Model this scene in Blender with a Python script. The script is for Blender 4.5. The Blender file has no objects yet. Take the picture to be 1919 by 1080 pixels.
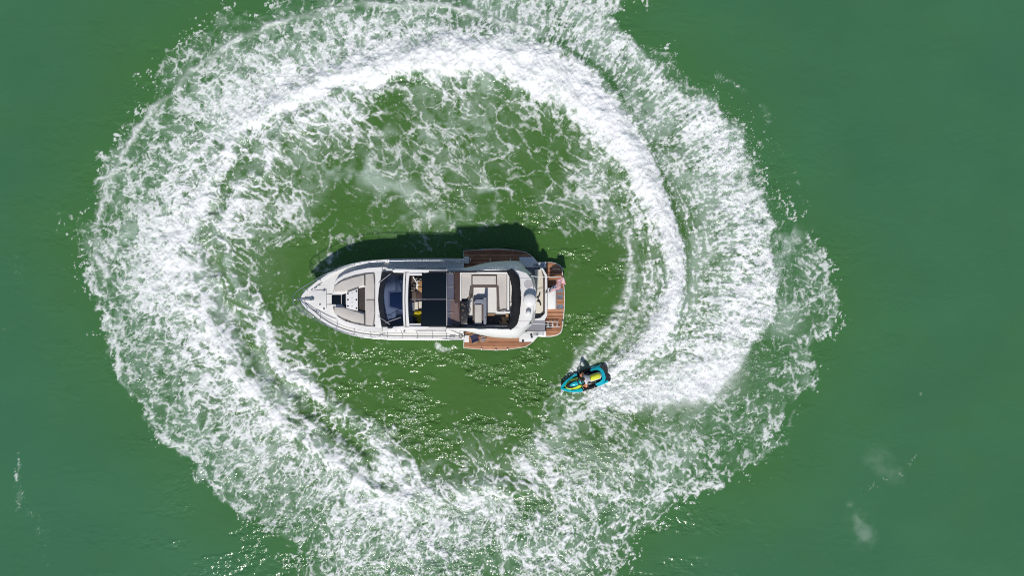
import bpy, bmesh, math, random
import numpy as np
from mathutils import Vector, Matrix

random.seed(7)
R = math.radians
scene = bpy.context.scene
COL = scene.collection

# ------------------------------------------------------------------ camera
H = 46.0            # drone height in metres
S = 31.0            # photo pixels per metre at the water
cam_d = bpy.data.cameras.new('camera')
cam_d.sensor_width = 36.0
cam_d.lens = 36.0 * H / (1919.0 / S)
cam_d.clip_end = 6000.0
cam_o = bpy.data.objects.new('camera', cam_d)
COL.objects.link(cam_o)
cam_o.location = (0, 0, H)
cam_o.rotation_euler = (0, 0, 0)
scene.camera = cam_o

# ------------------------------------------------------------------ sky and sun
SUN_EL, SUN_AZ = R(54), R(-6)      # sun stands low in the picture (-Y), a little to the left
world = bpy.data.worlds.new('World')
scene.world = world
world.use_nodes = True
wn = world.node_tree.nodes
wl = world.node_tree.links
sky = wn.new('ShaderNodeTexSky')
sky.sky_type = 'NISHITA'
sky.sun_disc = False
sky.sun_elevation = SUN_EL
sun_dir = Vector((math.cos(SUN_EL) * math.sin(SUN_AZ), -math.cos(SUN_EL) * math.cos(SUN_AZ), math.sin(SUN_EL)))
sky.sun_rotation = math.atan2(sun_dir.x, sun_dir.y)
sky.air_density = 1.0
sky.dust_density = 0.4
sky.ozone_density = 1.5
wn['Background'].inputs['Strength'].default_value = 0.08
wl.new(sky.outputs['Color'], wn['Background'].inputs['Color'])
sun_l = bpy.data.lights.new('sun', 'SUN')
sun_l.energy = 3.6
sun_l.angle = R(2.2)
sun_l.color = (1.0, 0.955, 0.895)
sun_o = bpy.data.objects.new('sun', sun_l)
COL.objects.link(sun_o)
sun_o.rotation_euler = sun_dir.to_track_quat('Z', 'Y').to_euler()
sun_o.location = (-2, -25, 40)

scene.view_settings.view_transform = 'Standard'
scene.view_settings.look = 'None'
scene.view_settings.gamma = 1.0
scene.view_settings.exposure = 0.0
scene.view_settings.use_curve_mapping = False
scene.render.engine = 'CYCLES'
scene.cycles.use_denoising = False
scene.cycles.max_bounces = 8
scene.cycles.filter_width = 1.1
scene.cycles.sample_clamp_direct = 12.0
scene.cycles.sample_clamp_indirect = 4.0


# ------------------------------------------------------------------ node helpers
class NT:
    def __init__(self, name):
        self.m = bpy.data.materials.new(name)
        self.m.use_nodes = True
        self.t = self.m.node_tree
        self.n = self.t.nodes
        self.b = self.n['Principled BSDF']

    def new(self, kind, **kw):
        nd = self.n.new(kind)
        for k, v in kw.items():
            setattr(nd, k, v)
        return nd

    def put(self, sock, v):
        if v is None:
            return
        if isinstance(v, bpy.types.NodeSocket):
            self.t.links.new(v, sock)
        elif isinstance(v, (tuple, list)) and len(v) == 3 and sock.type == 'RGBA':
            sock.default_value = (*v, 1)
        else:
            sock.default_value = v

    def math(self, op, a, b=None, c=None, clamp=False):
        nd = self.new('ShaderNodeMath', operation=op, use_clamp=clamp)
        self.put(nd.inputs[0], a)
        self.put(nd.inputs[1], b)
        self.put(nd.inputs[2], c)
        return nd.outputs[0]

    def vmath(self, op, a, b=None, s=None):
        nd = self.new('ShaderNodeVectorMath', operation=op)
        self.put(nd.inputs[0], a)
        self.put(nd.inputs[1], b)
        if s is not None:
            self.put(nd.inputs['Scale'], s)
        return nd.outputs[0]

    def mix(self, f, a, b):
        nd = self.new('ShaderNodeMix', data_type='RGBA')
        self.put(nd.inputs[0], f)
        self.put(nd.inputs[6], a)
        self.put(nd.inputs[7], b)
        return nd.outputs[2]

    def mixf(self, f, a, b):
        nd = self.new('ShaderNodeMix', data_type='FLOAT')
        self.put(nd.inputs[0], f)
        self.put(nd.inputs[2], a)
        self.put(nd.inputs[3], b)
        return nd.outputs[0]

    def noise(self, vec, scale, detail=3.0, rough=0.55, dist=0.0, out='Fac', dims='3D'):
        nd = self.new('ShaderNodeTexNoise', noise_dimensions=dims)
        self.put(nd.inputs['Vector'], vec)
        nd.inputs['Scale'].default_value = scale
        nd.inputs['Detail'].default_value = detail
        nd.inputs['Roughness'].default_value = rough
        nd.inputs['Distortion'].default_value = dist
        return nd.outputs[out]

    def voro(self, vec, scale, feature='DISTANCE_TO_EDGE', dims='3D'):
        nd = self.new('ShaderNodeTexVoronoi', feature=feature, voronoi_dimensions=dims)
        self.put(nd.inputs['Vector'], vec)
        nd.inputs['Scale'].default_value = scale
        return nd.outputs['Distance']

    def sstep(self, v, lo, hi, a=0.0, b=1.0):
        nd = self.new('ShaderNodeMapRange', interpolation_type='SMOOTHSTEP')
        self.put(nd.inputs[0], v)
        self.put(nd.inputs[1], lo)
        self.put(nd.inputs[2], hi)
        self.put(nd.inputs[3], a)
        self.put(nd.inputs[4], b)
        return nd.outputs[0]

    def lin(self, v, lo, hi, a=0.0, b=1.0):
        nd = self.new('ShaderNodeMapRange')
        self.put(nd.inputs[0], v)
        self.put(nd.inputs[1], lo)
        self.put(nd.inputs[2], hi)
        self.put(nd.inputs[3], a)
        self.put(nd.inputs[4], b)
        return nd.outputs[0]

    def attr(self, name, out='Fac'):
        nd = self.new('ShaderNodeAttribute', attribute_name=name)
        return nd.outputs[out]

    def bump(self, height, dist, strength=1.0, normal=None):
        nd = self.new('ShaderNodeBump')
        self.put(nd.inputs['Height'], height)
        self.put(nd.inputs['Strength'], strength)
        nd.inputs['Distance'].default_value = dist
        if normal is not None:
            self.put(nd.inputs['Normal'], normal)
        return nd.outputs[0]

    def set(self, **kw):
        names = {'color': 'Base Color', 'rough': 'Roughness', 'metal': 'Metallic', 'ior': 'IOR', 'spec': 'Specular IOR Level',
                 'normal': 'Normal', 'alpha': 'Alpha', 'coat': 'Coat Weight', 'trans': 'Transmission Weight'}
        for k, v in kw.items():
            self.put(self.b.inputs[names[k]], v)
        return self


# ------------------------------------------------------------------ numpy noise
_rng = np.random.default_rng(11)
_TAB = _rng.random((512, 512)).astype(np.float32)


def vnoise(x, y, seed=0):
    x = x + seed * 37.13
    y = y + seed * 91.7
    xi = np.floor(x).astype(np.int32)
    yi = np.floor(y).astype(np.int32)
    fx = (x - xi).astype(np.float32)
    fy = (y - yi).astype(np.float32)
    fx = fx * fx * fx * (fx * (fx * 6 - 15) + 10)
    fy = fy * fy * fy * (fy * (fy * 6 - 15) + 10)
    a = _TAB[xi & 511, yi & 511]
    b = _TAB[(xi + 1) & 511, yi & 511]
    c = _TAB[xi & 511, (yi + 1) & 511]
    d = _TAB[(xi + 1) & 511, (yi + 1) & 511]
    return (a + (b - a) * fx) * (1 - fy) + (c + (d - c) * fx) * fy


def fbm(x, y, oct=4, seed=0, gain=0.5):
    s = 0
    amp = 1.0
    tot = 0
    for k in range(oct):
        s = s + amp * vnoise(x, y, seed + k * 3)
        tot += amp
        amp *= gain
        x = x * 2.03 + 5.2 * k
        y = y * 2.03 - 3.1 * k
    return s / tot


# ------------------------------------------------------------------ where the wake lies (photo pixels at water level = metres * 31)
CS = 6.0                                         # coarse raster step
CX0, CY0 = -90.0, -90.0
cnx, cny = int(2100 / CS) + 1, int(1260 / CS) + 1
cgx, cgy = np.meshgrid(CX0 + np.arange(cnx) * CS, CY0 + np.arange(cny) * CS, indexing='ij')


def smooth_line(pts, n=5):
    p = np.array(pts, dtype=float)
    out = []
    for i in range(len(p) - 1):
        p0 = p[max(i - 1, 0)]
        p1 = p[i]
        p2 = p[i + 1]
        p3 = p[min(i + 2, len(p) - 1)]
        for k in range(n):
            t = k / n
            out.append(0.5 * (2 * p1 + (p2 - p0) * t + (2 * p0 - 5 * p1 + 4 * p2 - p3) * t * t + (3 * p1 - p0 - 3 * p2 + p3) * t ** 3))
    out.append(p[-1])
    return np.array(out)


def line_field(pts, sm=True):
    """distance to the polyline / signed side / the extra columns carried along it"""
    p = smooth_line(pts) if sm else np.array(pts, float)
    best = np.full(cgx.shape, 1e9)
    side = np.zeros(cgx.shape)
    ex = [np.zeros(cgx.shape) for _ in range(p.shape[1] - 2)]
    for i in range(len(p) - 1):
        a, b = p[i], p[i + 1]
        dx, dy = b[0] - a[0], b[1] - a[1]
        L2 = dx * dx + dy * dy + 1e-9
        t = np.clip(((cgx - a[0]) * dx + (cgy - a[1]) * dy) / L2, 0, 1)
        ex_, ey_ = cgx - a[0] - t * dx, cgy - a[1] - t * dy
        d = np.hypot(ex_, ey_)
        m = d < best
        best = np.where(m, d, best)
        side = np.where(m, np.sign(dx * ey_ - dy * ex_), side)
        for k in range(len(ex)):
            ex[k] = np.where(m, a[2 + k] + t * (b[2 + k] - a[2 + k]), ex[k])
    return best, side, ex


def poly_sd(pts):
    """signed distance, positive inside"""
    p = np.array(pts, float)
    d, _, _ = line_field(np.vstack([p, p[:1]]), sm=False)
    ins = np.zeros(cgx.shape, bool)
    for i in range(len(p)):
        a, b = p[i], p[(i + 1) % len(p)]
        c = ((a[1] > cgy) != (b[1] > cgy)) & (cgx < (b[0] - a[0]) * (cgy - a[1]) / (b[1] - a[1] + 1e-12) + a[0])
        ins ^= c
    return np.where(ins, d, -d)


def sst(x, lo, hi):
    t = np.clip((x - lo) / (hi - lo), 0, 1)
    return t * t * (3 - 2 * t)


def idw(pts, s=22.0, p=3.4):
    num = np.zeros(cgx.shape)
    den = np.zeros(cgx.shape)
    for x, y, v in pts:
        w = 1.0 / ((cgx - x) ** 2 + (cgy - y) ** 2 + s * s) ** (p / 2)
        num += w * v
        den += w
    return num / den


OUTER = [(395, 20), (430, 3), (455, 12), (480, 25), (520, -10), (540, -60), (1195, -60), (1197, 0), (1168, 32), (1150, 28), (1185, 62), (1212, 84), (1250, 92),
         (1282, 115), (1302, 142), (1342, 165), (1359, 200), (1392, 226), (1420, 272), (1412, 300), (1440, 320), (1428, 338), (1456, 356),
         (1490, 400), (1512, 440), (1532, 460), (1546, 472), (1562, 520), (1567, 580), (1558, 622), (1532, 660), (1526, 720), (1500, 750),
         (1472, 775), (1456, 800), (1432, 840), (1432, 870), (1400, 890), (1340, 905), (1290, 932), (1242, 970), (1212, 992), (1190, 1040),
         (1150, 1085), (1130, 1150), (600, 1150), (572, 1075), (530, 1020), (480, 975), (430, 955), (400, 912), (370, 872), (338, 842), (300, 812),
         (270, 780), (250, 742), (225, 712), (214, 670), (190, 620), (174, 560), (165, 510), (150, 472), (133, 432), (150, 405), (180, 400),
         (190, 360), (183, 330), (200, 290), (228, 242), (258, 215), (285, 185), (276, 150), (270, 132), (300, 110), (340, 80), (368, 50)]
OLD = [(160, 430, .4), (220, 330, .58), (260, 250, .48), (300, 165, .34), (320, 120, .40), (390, 60, .42), (430, 30, .48), (470, 40, .34), (560, 15, .34),
       (700, -5, .30), (860, -5, .36), (350, 200, .6), (420, 130, .6), (520, 80, .64), (620, 60, .62), (740, 50, .62), (800, 55, .66), (230, 430, .55),
       (220, 520, .5), (250, 600, .52), (300, 500, .6), (280, 400, .58), (300, 320, .6), (360, 300, .7), (335, 420, .78), (310, 470, .82), (330, 540, .72),
       (400, 200, .74), (450, 220, .82), (520, 150, .8), (600, 120, .8), (700, 100, .85), (850, 80, .88), (250, 680, .52), (320, 650, .48), (330, 720, .52),
       (400, 700, .54), (380, 640, .64), (440, 740, .58), (380, 820, .58), (450, 880, .54), (440, 820, .56), (520, 850, .6), (560, 940, .56),
       (620, 900, .58), (660, 980, .56), (700, 1050, .5), (600, 1020, .42), (760, 960, .68), (800, 940, .76), (880, 940, .68), (850, 1000, .58),
       (950, 1000, .5), (1000, 1050, .5), (920, 1065, .34), (1100, 1000, .46), (1150, 1050, .42), (1050, 940, .5), (1150, 905, .6), (1220, 930, .58),
       (1250, 870, .56), (1300, 830, .46), (1180, 815, .4), (1120, 825, .3), (1000, 860, .42), (900, 860, .4), (950, 800, .34), (1050, 785, .4),
       (860, 835, .34), (810, 870, .14), (745, 850, .14), (1350, 780, .32), (1400, 720, .24), (1450, 660, .26), (1500, 600, .26), (1540, 560, .5),
       (1480, 520, .26), (1470, 460, .24), (1530, 490, .46), (1440, 380, .28), (1400, 320, .44), (1380, 850, .38), (1430, 770, .38), (1500, 720, .46),
       (1350, 870, .38), (1520, 660, .46), (1250, 790, .45), (1150, 775, .5), (1200, 860, .45),
       (700, 210, .22), (780, 200, .36), (850, 230, .36), (950, 230, .42), (760, 280, .34), (850, 320, .24), (650, 240, .45), (580, 250, .52),
       (520, 260, .52), (600, 330, .2), (560, 360, .36), (510, 370, .36), (480, 450, .42), (530, 440, .40), (600, 420, .17), (700, 380, .24),
       (700, 330, .3), (770, 370, .3), (650, 430, .20), (950, 320, .3), (1000, 280, .38), (1080, 300, .42), (1050, 360, .28), (1130, 350, .42),
       (1140, 420, .36), (1180, 400, .34), (1100, 450, .2), (1180, 480, .38), (1210, 540, .46), (1160, 520, .24), (1130, 580, .26), (1180, 590, .5),
       (1120, 640, .46), (1100, 560, .04), (1080, 620, .1), (580, 520, .1), (620, 655, .24), (600, 680, .1), (700, 690, .02), (800, 700, .0),
       (950, 690, .0), (900, 750, .0), (700, 725, .27), (740, 775, .27), (660, 720, .27), (1000, 700, .0), (1050, 660, .1), (850, 415, .28),
       (960, 395, .26), (540, 620, .26), (520, 560, .34), (800, 645, .02), (820, 780, .02), (1010, 740, .03), (700, 470, .0), (950, 450, .0), (1040, 470, .02),
       (480, 660, .48), (540, 735, .46), (600, 795, .48), (650, 835, .52), (700, 870, .6), (425, 585, .5), (398, 500, .42), (412, 340, .46), (560, 700, .55), (470, 520, .46), (510, 500, .45), (550, 480, .32)]
FANPOLY = [(1140, 705), (1180, 690), (1240, 640), (1275, 560), (1280, 480), (1262, 400), (1240, 340), (1200, 250), (1140, 180), (1060, 95), (960, 45),
           (880, 12), (860, -50), (1150, -60), (1168, 20), (1140, 22), (1200, 85), (1232, 128), (1290, 190), (1355, 215), (1388, 262), (1400, 300),
           (1384, 330), (1424, 350), (1444, 395), (1434, 440), (1447, 470), (1464, 520), (1456, 555), (1442, 608), (1402, 655), (1388, 692),
           (1332, 745), (1250, 752), (1180, 766), (1110, 752), (1118, 733)]
FAN = [(1400, 480, .86), (1430, 530, .92), (1350, 440, .78), (1385, 380, .82), (1350, 300, .86), (1310, 230, .84), (1240, 150, .80), (1160, 90, .78),
       (1080, 50, .72), (1000, 20, .62), (950, 30, .50), (1325, 500, .44), (1315, 420, .42), (1300, 340, .40), (1320, 460, .42), (1250, 250, .38), (1190, 170, .36), (1130, 122, .40),
       (1060, 75, .48), (1330, 570, .62), (1390, 600, .92), (1345, 650, .86), (1370, 690, 1.0), (1310, 720, 1.0), (1220, 735, .84), (1230, 685, .5), (1265, 690, .56),
       (1180, 755, .8), (1290, 640, .62), (1300, 560, .44), (1285, 600, .56), (1150, 745, .9), (1290, 735, 1.0), (1430, 580, .95), (1410, 540, .92), (1360, 540, .75),
       (1340, 360, .62), (1390, 330, .7), (1280, 200, .72), (1200, 120, .72)]
TAIL = [(1141, 698, 7), (1170, 681, 15), (1205, 656, 22), (1238, 622, 27), (1258, 580, 26), (1264, 530, 23), (1259, 480, 23), (1246, 430, 25), (1229, 380, 28),
        (1208, 330, 34), (1180, 280, 40), (1145, 235, 46), (1100, 190, 52), (1040, 145, 57), (960, 110, 60), (880, 100, 52), (800, 108, 40), (720, 125, 34),
        (640, 150, 30), (560, 180, 26), (500, 215, 22), (450, 255, 20), (415, 310, 20), (385, 370, 22), (355, 430, 24), (345, 490, 26), (362, 555, 24),
        (385, 595, 22), (420, 650, 20), (460, 710, 20), (510, 760, 20), (560, 808, 18), (620, 860, 16), (700, 910, 14), (790, 935, 22), (880, 915, 20), (990, 915, 14)]
INNER = [(640, 205, 12), (580, 230, 12), (520, 270, 12), (480, 320, 12), (450, 365, 12), (430, 410, 13), (424, 460, 13), (428, 520, 13), (452, 550, 12), (480, 585, 12),
         (497, 640, 14), (530, 690, 14), (588, 722, 13), (630, 762, 14), (662, 790, 13), (710, 812, 14), (738, 852, 14), (765, 880, 15), (785, 915, 16)]
TROUGH = [(800, 150, 5), (640, 165, 9), (540, 205, 11), (475, 248, 14), (435, 300, 15), (412, 350, 16), (388, 400, 16), (384, 450, 14), (396, 500, 15), (412, 560, 15), (440, 610, 15),
          (470, 660, 15), (520, 715, 16), (580, 765, 14), (640, 815, 11), (700, 860, 8)]
RIM = [(1010, 58, 3), (960, 46, 3), (880, 20, 3), (840, 9, 3), (720, 8, 3), (660, 10, 3), (610, 25, 3), (540, 37, 3), (480, 58, 3), (440, 75, 3), (420, 95, 3), (395, 105, 3), (360, 132, 3),
       (341, 148, 3), (330, 172, 3), (300, 192, 3), (280, 216, 3), (256, 242, 3), (232, 290, 3), (217, 320, 3), (200, 352, 3), (190, 390, 3), (185, 420, 3), (182, 450, 3),
       (186, 480, 3), (200, 520, 3)]
RIM2 = [(168, 520, 8), (190, 600, 8), (225, 705, 9), (250, 735, 10), (275, 768, 11), (330, 825, 11), (380, 885, 10), (425, 945, 9), (480, 965, 7)]
RIM3 = [(1515, 440, 7), (1540, 475, 9), (1556, 530, 10), (1560, 590, 10), (1545, 630, 12), (1520, 665, 11), (1515, 715, 10), (1480, 755, 9), (1450, 795, 8), (1425, 850, 10), (1380, 885, 9), (1290, 925, 6)]
MILKLINES = [([(1285, 350, 10), (1296, 420, 13), (1302, 480, 14), (1300, 540, 14), (1288, 600, 18)], .6),
             ([(690, 300, 16), (715, 335, 22), (750, 350, 18), (775, 385, 20), (830, 400, 12), (900, 412, 8)], .75),
             ([(560, 290, 18), (590, 330, 20), (560, 370, 14), (550, 400, 8)], .5),
             ([(690, 240, 14), (720, 260, 14)], .45),
             ([(405, 330, 12), (378, 395, 14), (362, 450, 14), (372, 510, 18), (400, 560, 14), (440, 640, 14), (485, 705, 18), (540, 755, 14)], .85),
             ([(560, 185, 12), (500, 222, 14), (450, 265, 12)], .7),
             ([(800, 880, 8), (830, 890, 12), (880, 895, 10)], .5),
             ([(1090, 820, 12), (1120, 850, 18), (1150, 870, 16)], .4),
             ([(1470, 440, 24), (1480, 500, 22), (1490, 560, 26), (1470, 620, 26)], .52),
             ([(1210, 690, 30), (1260, 690, 40), (1300, 660, 34)], .55),
             ([(1590, 960, 7), (1605, 985, 15), (1612, 1002, 13)], .3),
             ([(1640, 862, 14), (1660, 890, 16), (1690, 896, 10)], .12)]

sd_out = poly_sd(OUTER)
sd_fan = poly_sd(FANPOLY)
ring_c = sst(np.hypot((cgx - 850) / 1.2, cgy - 530), 330, 430)
dens_c = idw(OLD) * (1 + .10 * ring_c) * sst(sd_out, -12, 22) * (.74 + .26 * sst(sd_out, 15, 130))
dens_c = np.maximum(dens_c, 0)
d_in, _, (w_in,) = line_field(INNER)
dens_c = np.maximum(dens_c, 0.78 * np.exp(-(d_in / (w_in * 1.7)) ** 2))
d_tr, _, (w_tr,) = line_field(TROUGH)
trough_c = np.exp(-(d_tr / w_tr) ** 2)
dens_c *= 1 - 0.34 * trough_c
for L, v in ((RIM2, .74), (RIM3, .50)):
    d_, _, (w_,) = line_field(L)
    dens_c = np.maximum(dens_c, v * np.exp(-(d_ / w_) ** 2))
fan_m = sst(sd_fan, -7, 8)
fan_c = np.clip(idw(FAN, 18.0, 3.6), 0, 1)
d_fan = fan_c * fan_m
LANE = [(1050, 84, 5), (1130, 142, 8), (1178, 208, 9), (1210, 268, 9), (1240, 330, 9), (1266, 400, 9), (1286, 470, 9), (1290, 540, 7), (1280, 580, 4)]
d_la, _, (w_la,) = line_field(LANE)
d_fan *= 1 - .72 * np.exp(-(d_la / w_la) ** 2)
# the green lane between the fresh jet and the older spray
dens_c = dens_c * (1 - fan_m) + np.maximum(d_fan, dens_c * fan_m * 0.3)
d_t, s_t, (w_t,) = line_field(TAIL)
# how fresh: 1 near the watercraft, fading with the length already run
tlen, _, (age_t,) = line_field([(x, y, i / (len(TAIL) - 1)) for i, (x, y, w) in enumerate(TAIL)])
fresh_c = 1 - sst(age_t, .42, .62)
tail_c = np.exp(-(d_t / (w_t * (.90 + .12 * (1 - fresh_c)))) ** (4 - 2.0 * (1 - fresh_c)))
tail_v = 0.86 + 0.30 * fresh_c
tail_v = tail_v * (1 - .35 * sst(age_t, .84, 1.0))
dens_c = np.maximum(dens_c, tail_c * tail_v)
d_rim, _, _ = line_field(RIM)
milk_c = np.zeros(cgx.shape)
for pts, v in MILKLINES:
    d_, _, (w_,) = line_field(pts)
    milk_c = np.maximum(milk_c, v * np.exp(-(d_ / (w_ * 1.3)) ** 2))
milk_c = np.maximum(milk_c, 0.45 * sst(dens_c, .25, .9))
# thin old foam far out lets the water through, the crest and the fresh fan do not
d_cr = np.minimum(d_t, d_in)
dens_c = dens_c + .10 * np.exp(-(d_t / 46) ** 2) * (1 - fresh_c) * sst(dens_c, .2, .5) * (1 - trough_c) * (1 - sst(age_t, .88, 1))
opac_c = np.clip(.68 + .34 * np.exp(-(d_cr / 85) ** 2) + .3 * fan_m * sst(fan_c, .6, .9) - .16 * fan_m * (1 - sst(fan_c, .4, .65)), 0, 1)
opac_c = np.maximum(opac_c, .66 + .3 * sst(cgy, 840, 930) * sst(cgx, 500, 700))
streak_c = np.clip(fan_m * 1.0 + 0.45 * sst(sd_out, 0, 20) * (1 - sst(sd_out, 150, 260)), 0, 1) * (1 - tail_c)
inside_c = 1 - sst(np.hypot((cgx - 850) / 1.25, cgy - 540), 330, 520)
edge_c = np.exp(-np.maximum(-sd_out, 0) / 120.0)
# ripples: strongest between the yacht and the lower wake, weak on the open water
calm_c = np.exp(-np.maximum(-sd_out, 0) / 60.0)
rip_c = 0.025 + 0.13 * calm_c + 0.29 * np.exp(-(((cgx - 880) / 330) ** 2 + ((cgy - 740) / 120) ** 2)) + 0.20 * np.exp(-(((cgx - 1060) / 120) ** 2 + ((cgy - 600) / 200) ** 2)) \
    + 0.30 * np.exp(-(((cgx - 780) / 420) ** 2 + ((cgy - 1040) / 110) ** 2)) + .12 * np.exp(-(((cgx - 900) / 250) ** 2 + ((cgy - 380) / 60) ** 2))


def samp(c, px, py):
    fx = np.clip((px - CX0) / CS, 0, cnx - 1.001)
    fy = np.clip((py - CY0) / CS, 0, cny - 1.001)
    i = fx.astype(np.int32)
    j = fy.astype(np.int32)
    fx = fx - i
    fy = fy - j
    return ((c[i, j] * (1 - fx) + c[i + 1, j] * fx) * (1 - fy) + (c[i, j + 1] * (1 - fx) + c[i + 1, j + 1] * fx) * fy).astype(np.float32)


# ------------------------------------------------------------------ the water sheet
STEP = 0.05
gx = np.arange(-32.4, 32.41, STEP)
gy = np.arange(-18.9, 18.91, STEP)
nx, ny = len(gx), len(gy)
X, Y = np.meshgrid(gx.astype(np.float32), gy.astype(np.float32), indexing='ij')
PXg, PYg = 960 + X * S, 540 - Y * S


def worley(x, y, seed):
    xi = np.floor(x).astype(np.int32)
    yi = np.floor(y).astype(np.int32)
    f1 = np.full(x.shape, 9.0, np.float32)
    f2 = np.full(x.shape, 9.0, np.float32)
    for a in (-1, 0, 1):
        for b in (-1, 0, 1):
            u, v = xi + a, yi + b
            h1 = _TAB[(u + seed * 17) & 511, (v + seed * 29) & 511]
            h2 = _TAB[(u + seed * 17 + 211) & 511, (v + seed * 29 + 97) & 511]
            d = (u + h1 - x) ** 2 + (v + h2 - y) ** 2
            f2 = np.minimum(np.maximum(d, f1), f2)
            f1 = np.minimum(f1, d)
    return np.sqrt(f1), np.sqrt(f2)


def rank01(a):
    q = np.quantile(a.ravel()[::7], np.linspace(0, 1, 257))
    return np.interp(a, q, np.linspace(0, 1, 257)).astype(np.float32)


def lace(x, y, seed, k=1.0):
    """web of foam threads: warped cell walls at three sizes, broken up by ridged noise"""
    x, y = x * k, y * k
    wx = (fbm(x * .8, y * .8, 3, seed) - .5) * 1.5 + (fbm(x * 3.1, y * 3.1, 2, seed + 5) - .5) * .34
    wy = (fbm(x * .8, y * .8, 3, seed + 11) - .5) * 1.5 + (fbm(x * 3.1, y * 3.1, 2, seed + 15) - .5) * .34
    u, v = x + wx, y + wy
    f1, f2 = worley(u * 1.0, v * 1.0, seed + 1)
    w1 = np.exp(-((f2 - f1) / .13))
    f1, f2 = worley(u * 2.1 + 7, v * 2.1, seed + 2)
    w2 = np.exp(-((f2 - f1) / .17))
    f1, f2 = worley(u * 4.4 + 3, v * 4.4 + 9, seed + 3)
    w3 = np.exp(-((f2 - f1) / .22))
    n = fbm(u * 1.3, v * 1.3, 4, seed + 21, .6)
    n2 = fbm(u * 4.5, v * 4.5, 3, seed + 31, .6)
    lo = fbm(x * .35, y * .35, 2, seed + 41)
    return rank01(1.1 * w1 * (.3 + 1.3 * lo) + .75 * w2 + .36 * w3 + .40 * (n2 - .5) + 1.5 * (n - .5))


w1x = (fbm(PXg / 70, PYg / 70, 3, 1) - .5) * 46
w1y = (fbm(PXg / 70, PYg / 70, 3, 2) - .5) * 46
w2x = (fbm(PXg / 17, PYg / 17, 3, 3) - .5) * 26
w2y = (fbm(PXg / 17, PYg / 17, 3, 4) - .5) * 26
qx, qy = PXg + w1x + w2x, PYg + w1y + w2y
age0 = samp(age_t, PXg, PYg)
wk = .30 + .70 * sst(age0, .18, .50)
sx_, sy_ = PXg + wk * (.35 * w1x + .6 * w2x), PYg + wk * (.35 * w1y + .6 * w2y)
fresh = samp(fresh_c, PXg, PYg)
tail_s = samp(tail_c * fresh_c, sx_, sy_)
fan_s = samp(d_fan, sx_, sy_)
fanm = samp(fan_m, sx_, sy_)
dens = samp(dens_c, qx, qy) * (1 - fanm) + fanm * samp(dens_c, sx_, sy_)
dens = np.maximum(dens, samp(tail_c * tail_v, sx_, sy_))
dens = np.maximum(dens, fan_s)
rim = np.exp(-(samp(d_rim, PXg + .22 * w1x + .5 * w2x, PYg + .22 * w1y + .5 * w2y) / 4.6) ** 2)
rim *= 0.35 + 0.65 * sst(fbm(PXg / 40, PYg / 40, 2, 9), .35, .6)
FLECKS = [([(20, 420, 8), (35, 490, 8), (15, 590, 9), (0, 770, 8)], .10), ([(38, 850, 3), (30, 905, 5), (40, 940, 6), (30, 960, 4)], .34), ([(60, 960, 14), (75, 1000, 20), (90, 1060, 18)], .12),
          ([(1345, 140, 8), (1375, 155, 8), (1400, 175, 4)], .34), ([(1425, 195, 7), (1437, 225, 7)], .36), ([(1450, 260, 4), (1480, 310, 5), (1500, 350, 4)], .16),
          ([(1725, 850, 6), (1700, 880, 8), (1650, 905, 10), (1610, 920, 8)], .16), ([(1745, 700, 6), (1725, 740, 6)], .12), ([(1490, 770, 6), (1470, 830, 8)], .14),
          ([(600, 640, 12), (590, 700, 14), (620, 730, 12)], .20), ([(545, 560, 14), (560, 600, 14)], .2), ([(820, 645, 6), (840, 655, 5)], .6),
          ([(855, 412, 5), (900, 420, 7), (950, 415, 5)], .42), ([(930, 352, 8), (960, 358, 10)], .5), ([(640, 215, 5), (700, 215, 5), (780, 182, 6), (830, 190, 8)], .5),
          ([(1085, 680, 8), (1105, 660, 8), (1130, 640, 8), (1160, 600, 8), (1180, 550, 7), (1182, 500, 6)], .62), ([(1130, 690, 5), (1170, 650, 7), (1205, 610, 8)], .66),
          ([(1040, 770, 10), (1110, 765, 10), (1150, 760, 12)], .5), ([(1060, 790, 10), (1090, 780, 12)], .55), ([(1056, 742, 4), (1078, 750, 6), (1108, 745, 7)], .62), ([(690, 640, 3), (760, 645, 3), (850, 648, 4)], .26),  # last run: lapping foam along the hull, also painted as sun glints
          ([(560, 575, 8), (575, 620, 12), (610, 640, 10)], .3), ([(570, 520, 10), (600, 495, 12), (640, 470, 8)], .34), ([(480, 560, 16), (520, 600, 14)], .3)]
fl_c = np.zeros(cgx.shape)
for pts, v in FLECKS:
    d_, _, (w_,) = line_field(pts)
    fl_c = np.maximum(fl_c, v * np.exp(-(d_ / (w_ * 1.2)) ** 2))
dens = np.maximum(dens, samp(fl_c, PXg + .25 * w1x + .5 * w2x, PYg + .25 * w1y + .5 * w2y))
milk = samp(milk_c, qx, qy)
trough = samp(trough_c, PXg + .7 * w1x, PYg + .7 * w1y) * (.25 + .95 * sst(fbm(PXg / 34, PYg / 34, 2, 15), .38, .62))
streak = samp(streak_c, PXg, PYg)
inside = samp(inside_c, PXg, PYg)
edge = samp(edge_c, PXg, PYg)
rip = samp(rip_c, PXg, PYg)
rip = rip * (.16 + 1.9 * sst(fbm(PXg / 75, PYg / 32, 3, 13), .48, .66))
soft = np.clip(samp(fan_m * sst(fan_c, .8, 1.0) * sst(1 - np.hypot(cgx - 1290, cgy - 710) / 190, 0, .6), sx_, sy_), 0, 1)
macro = samp(dens_c, PXg, PYg)

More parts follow.
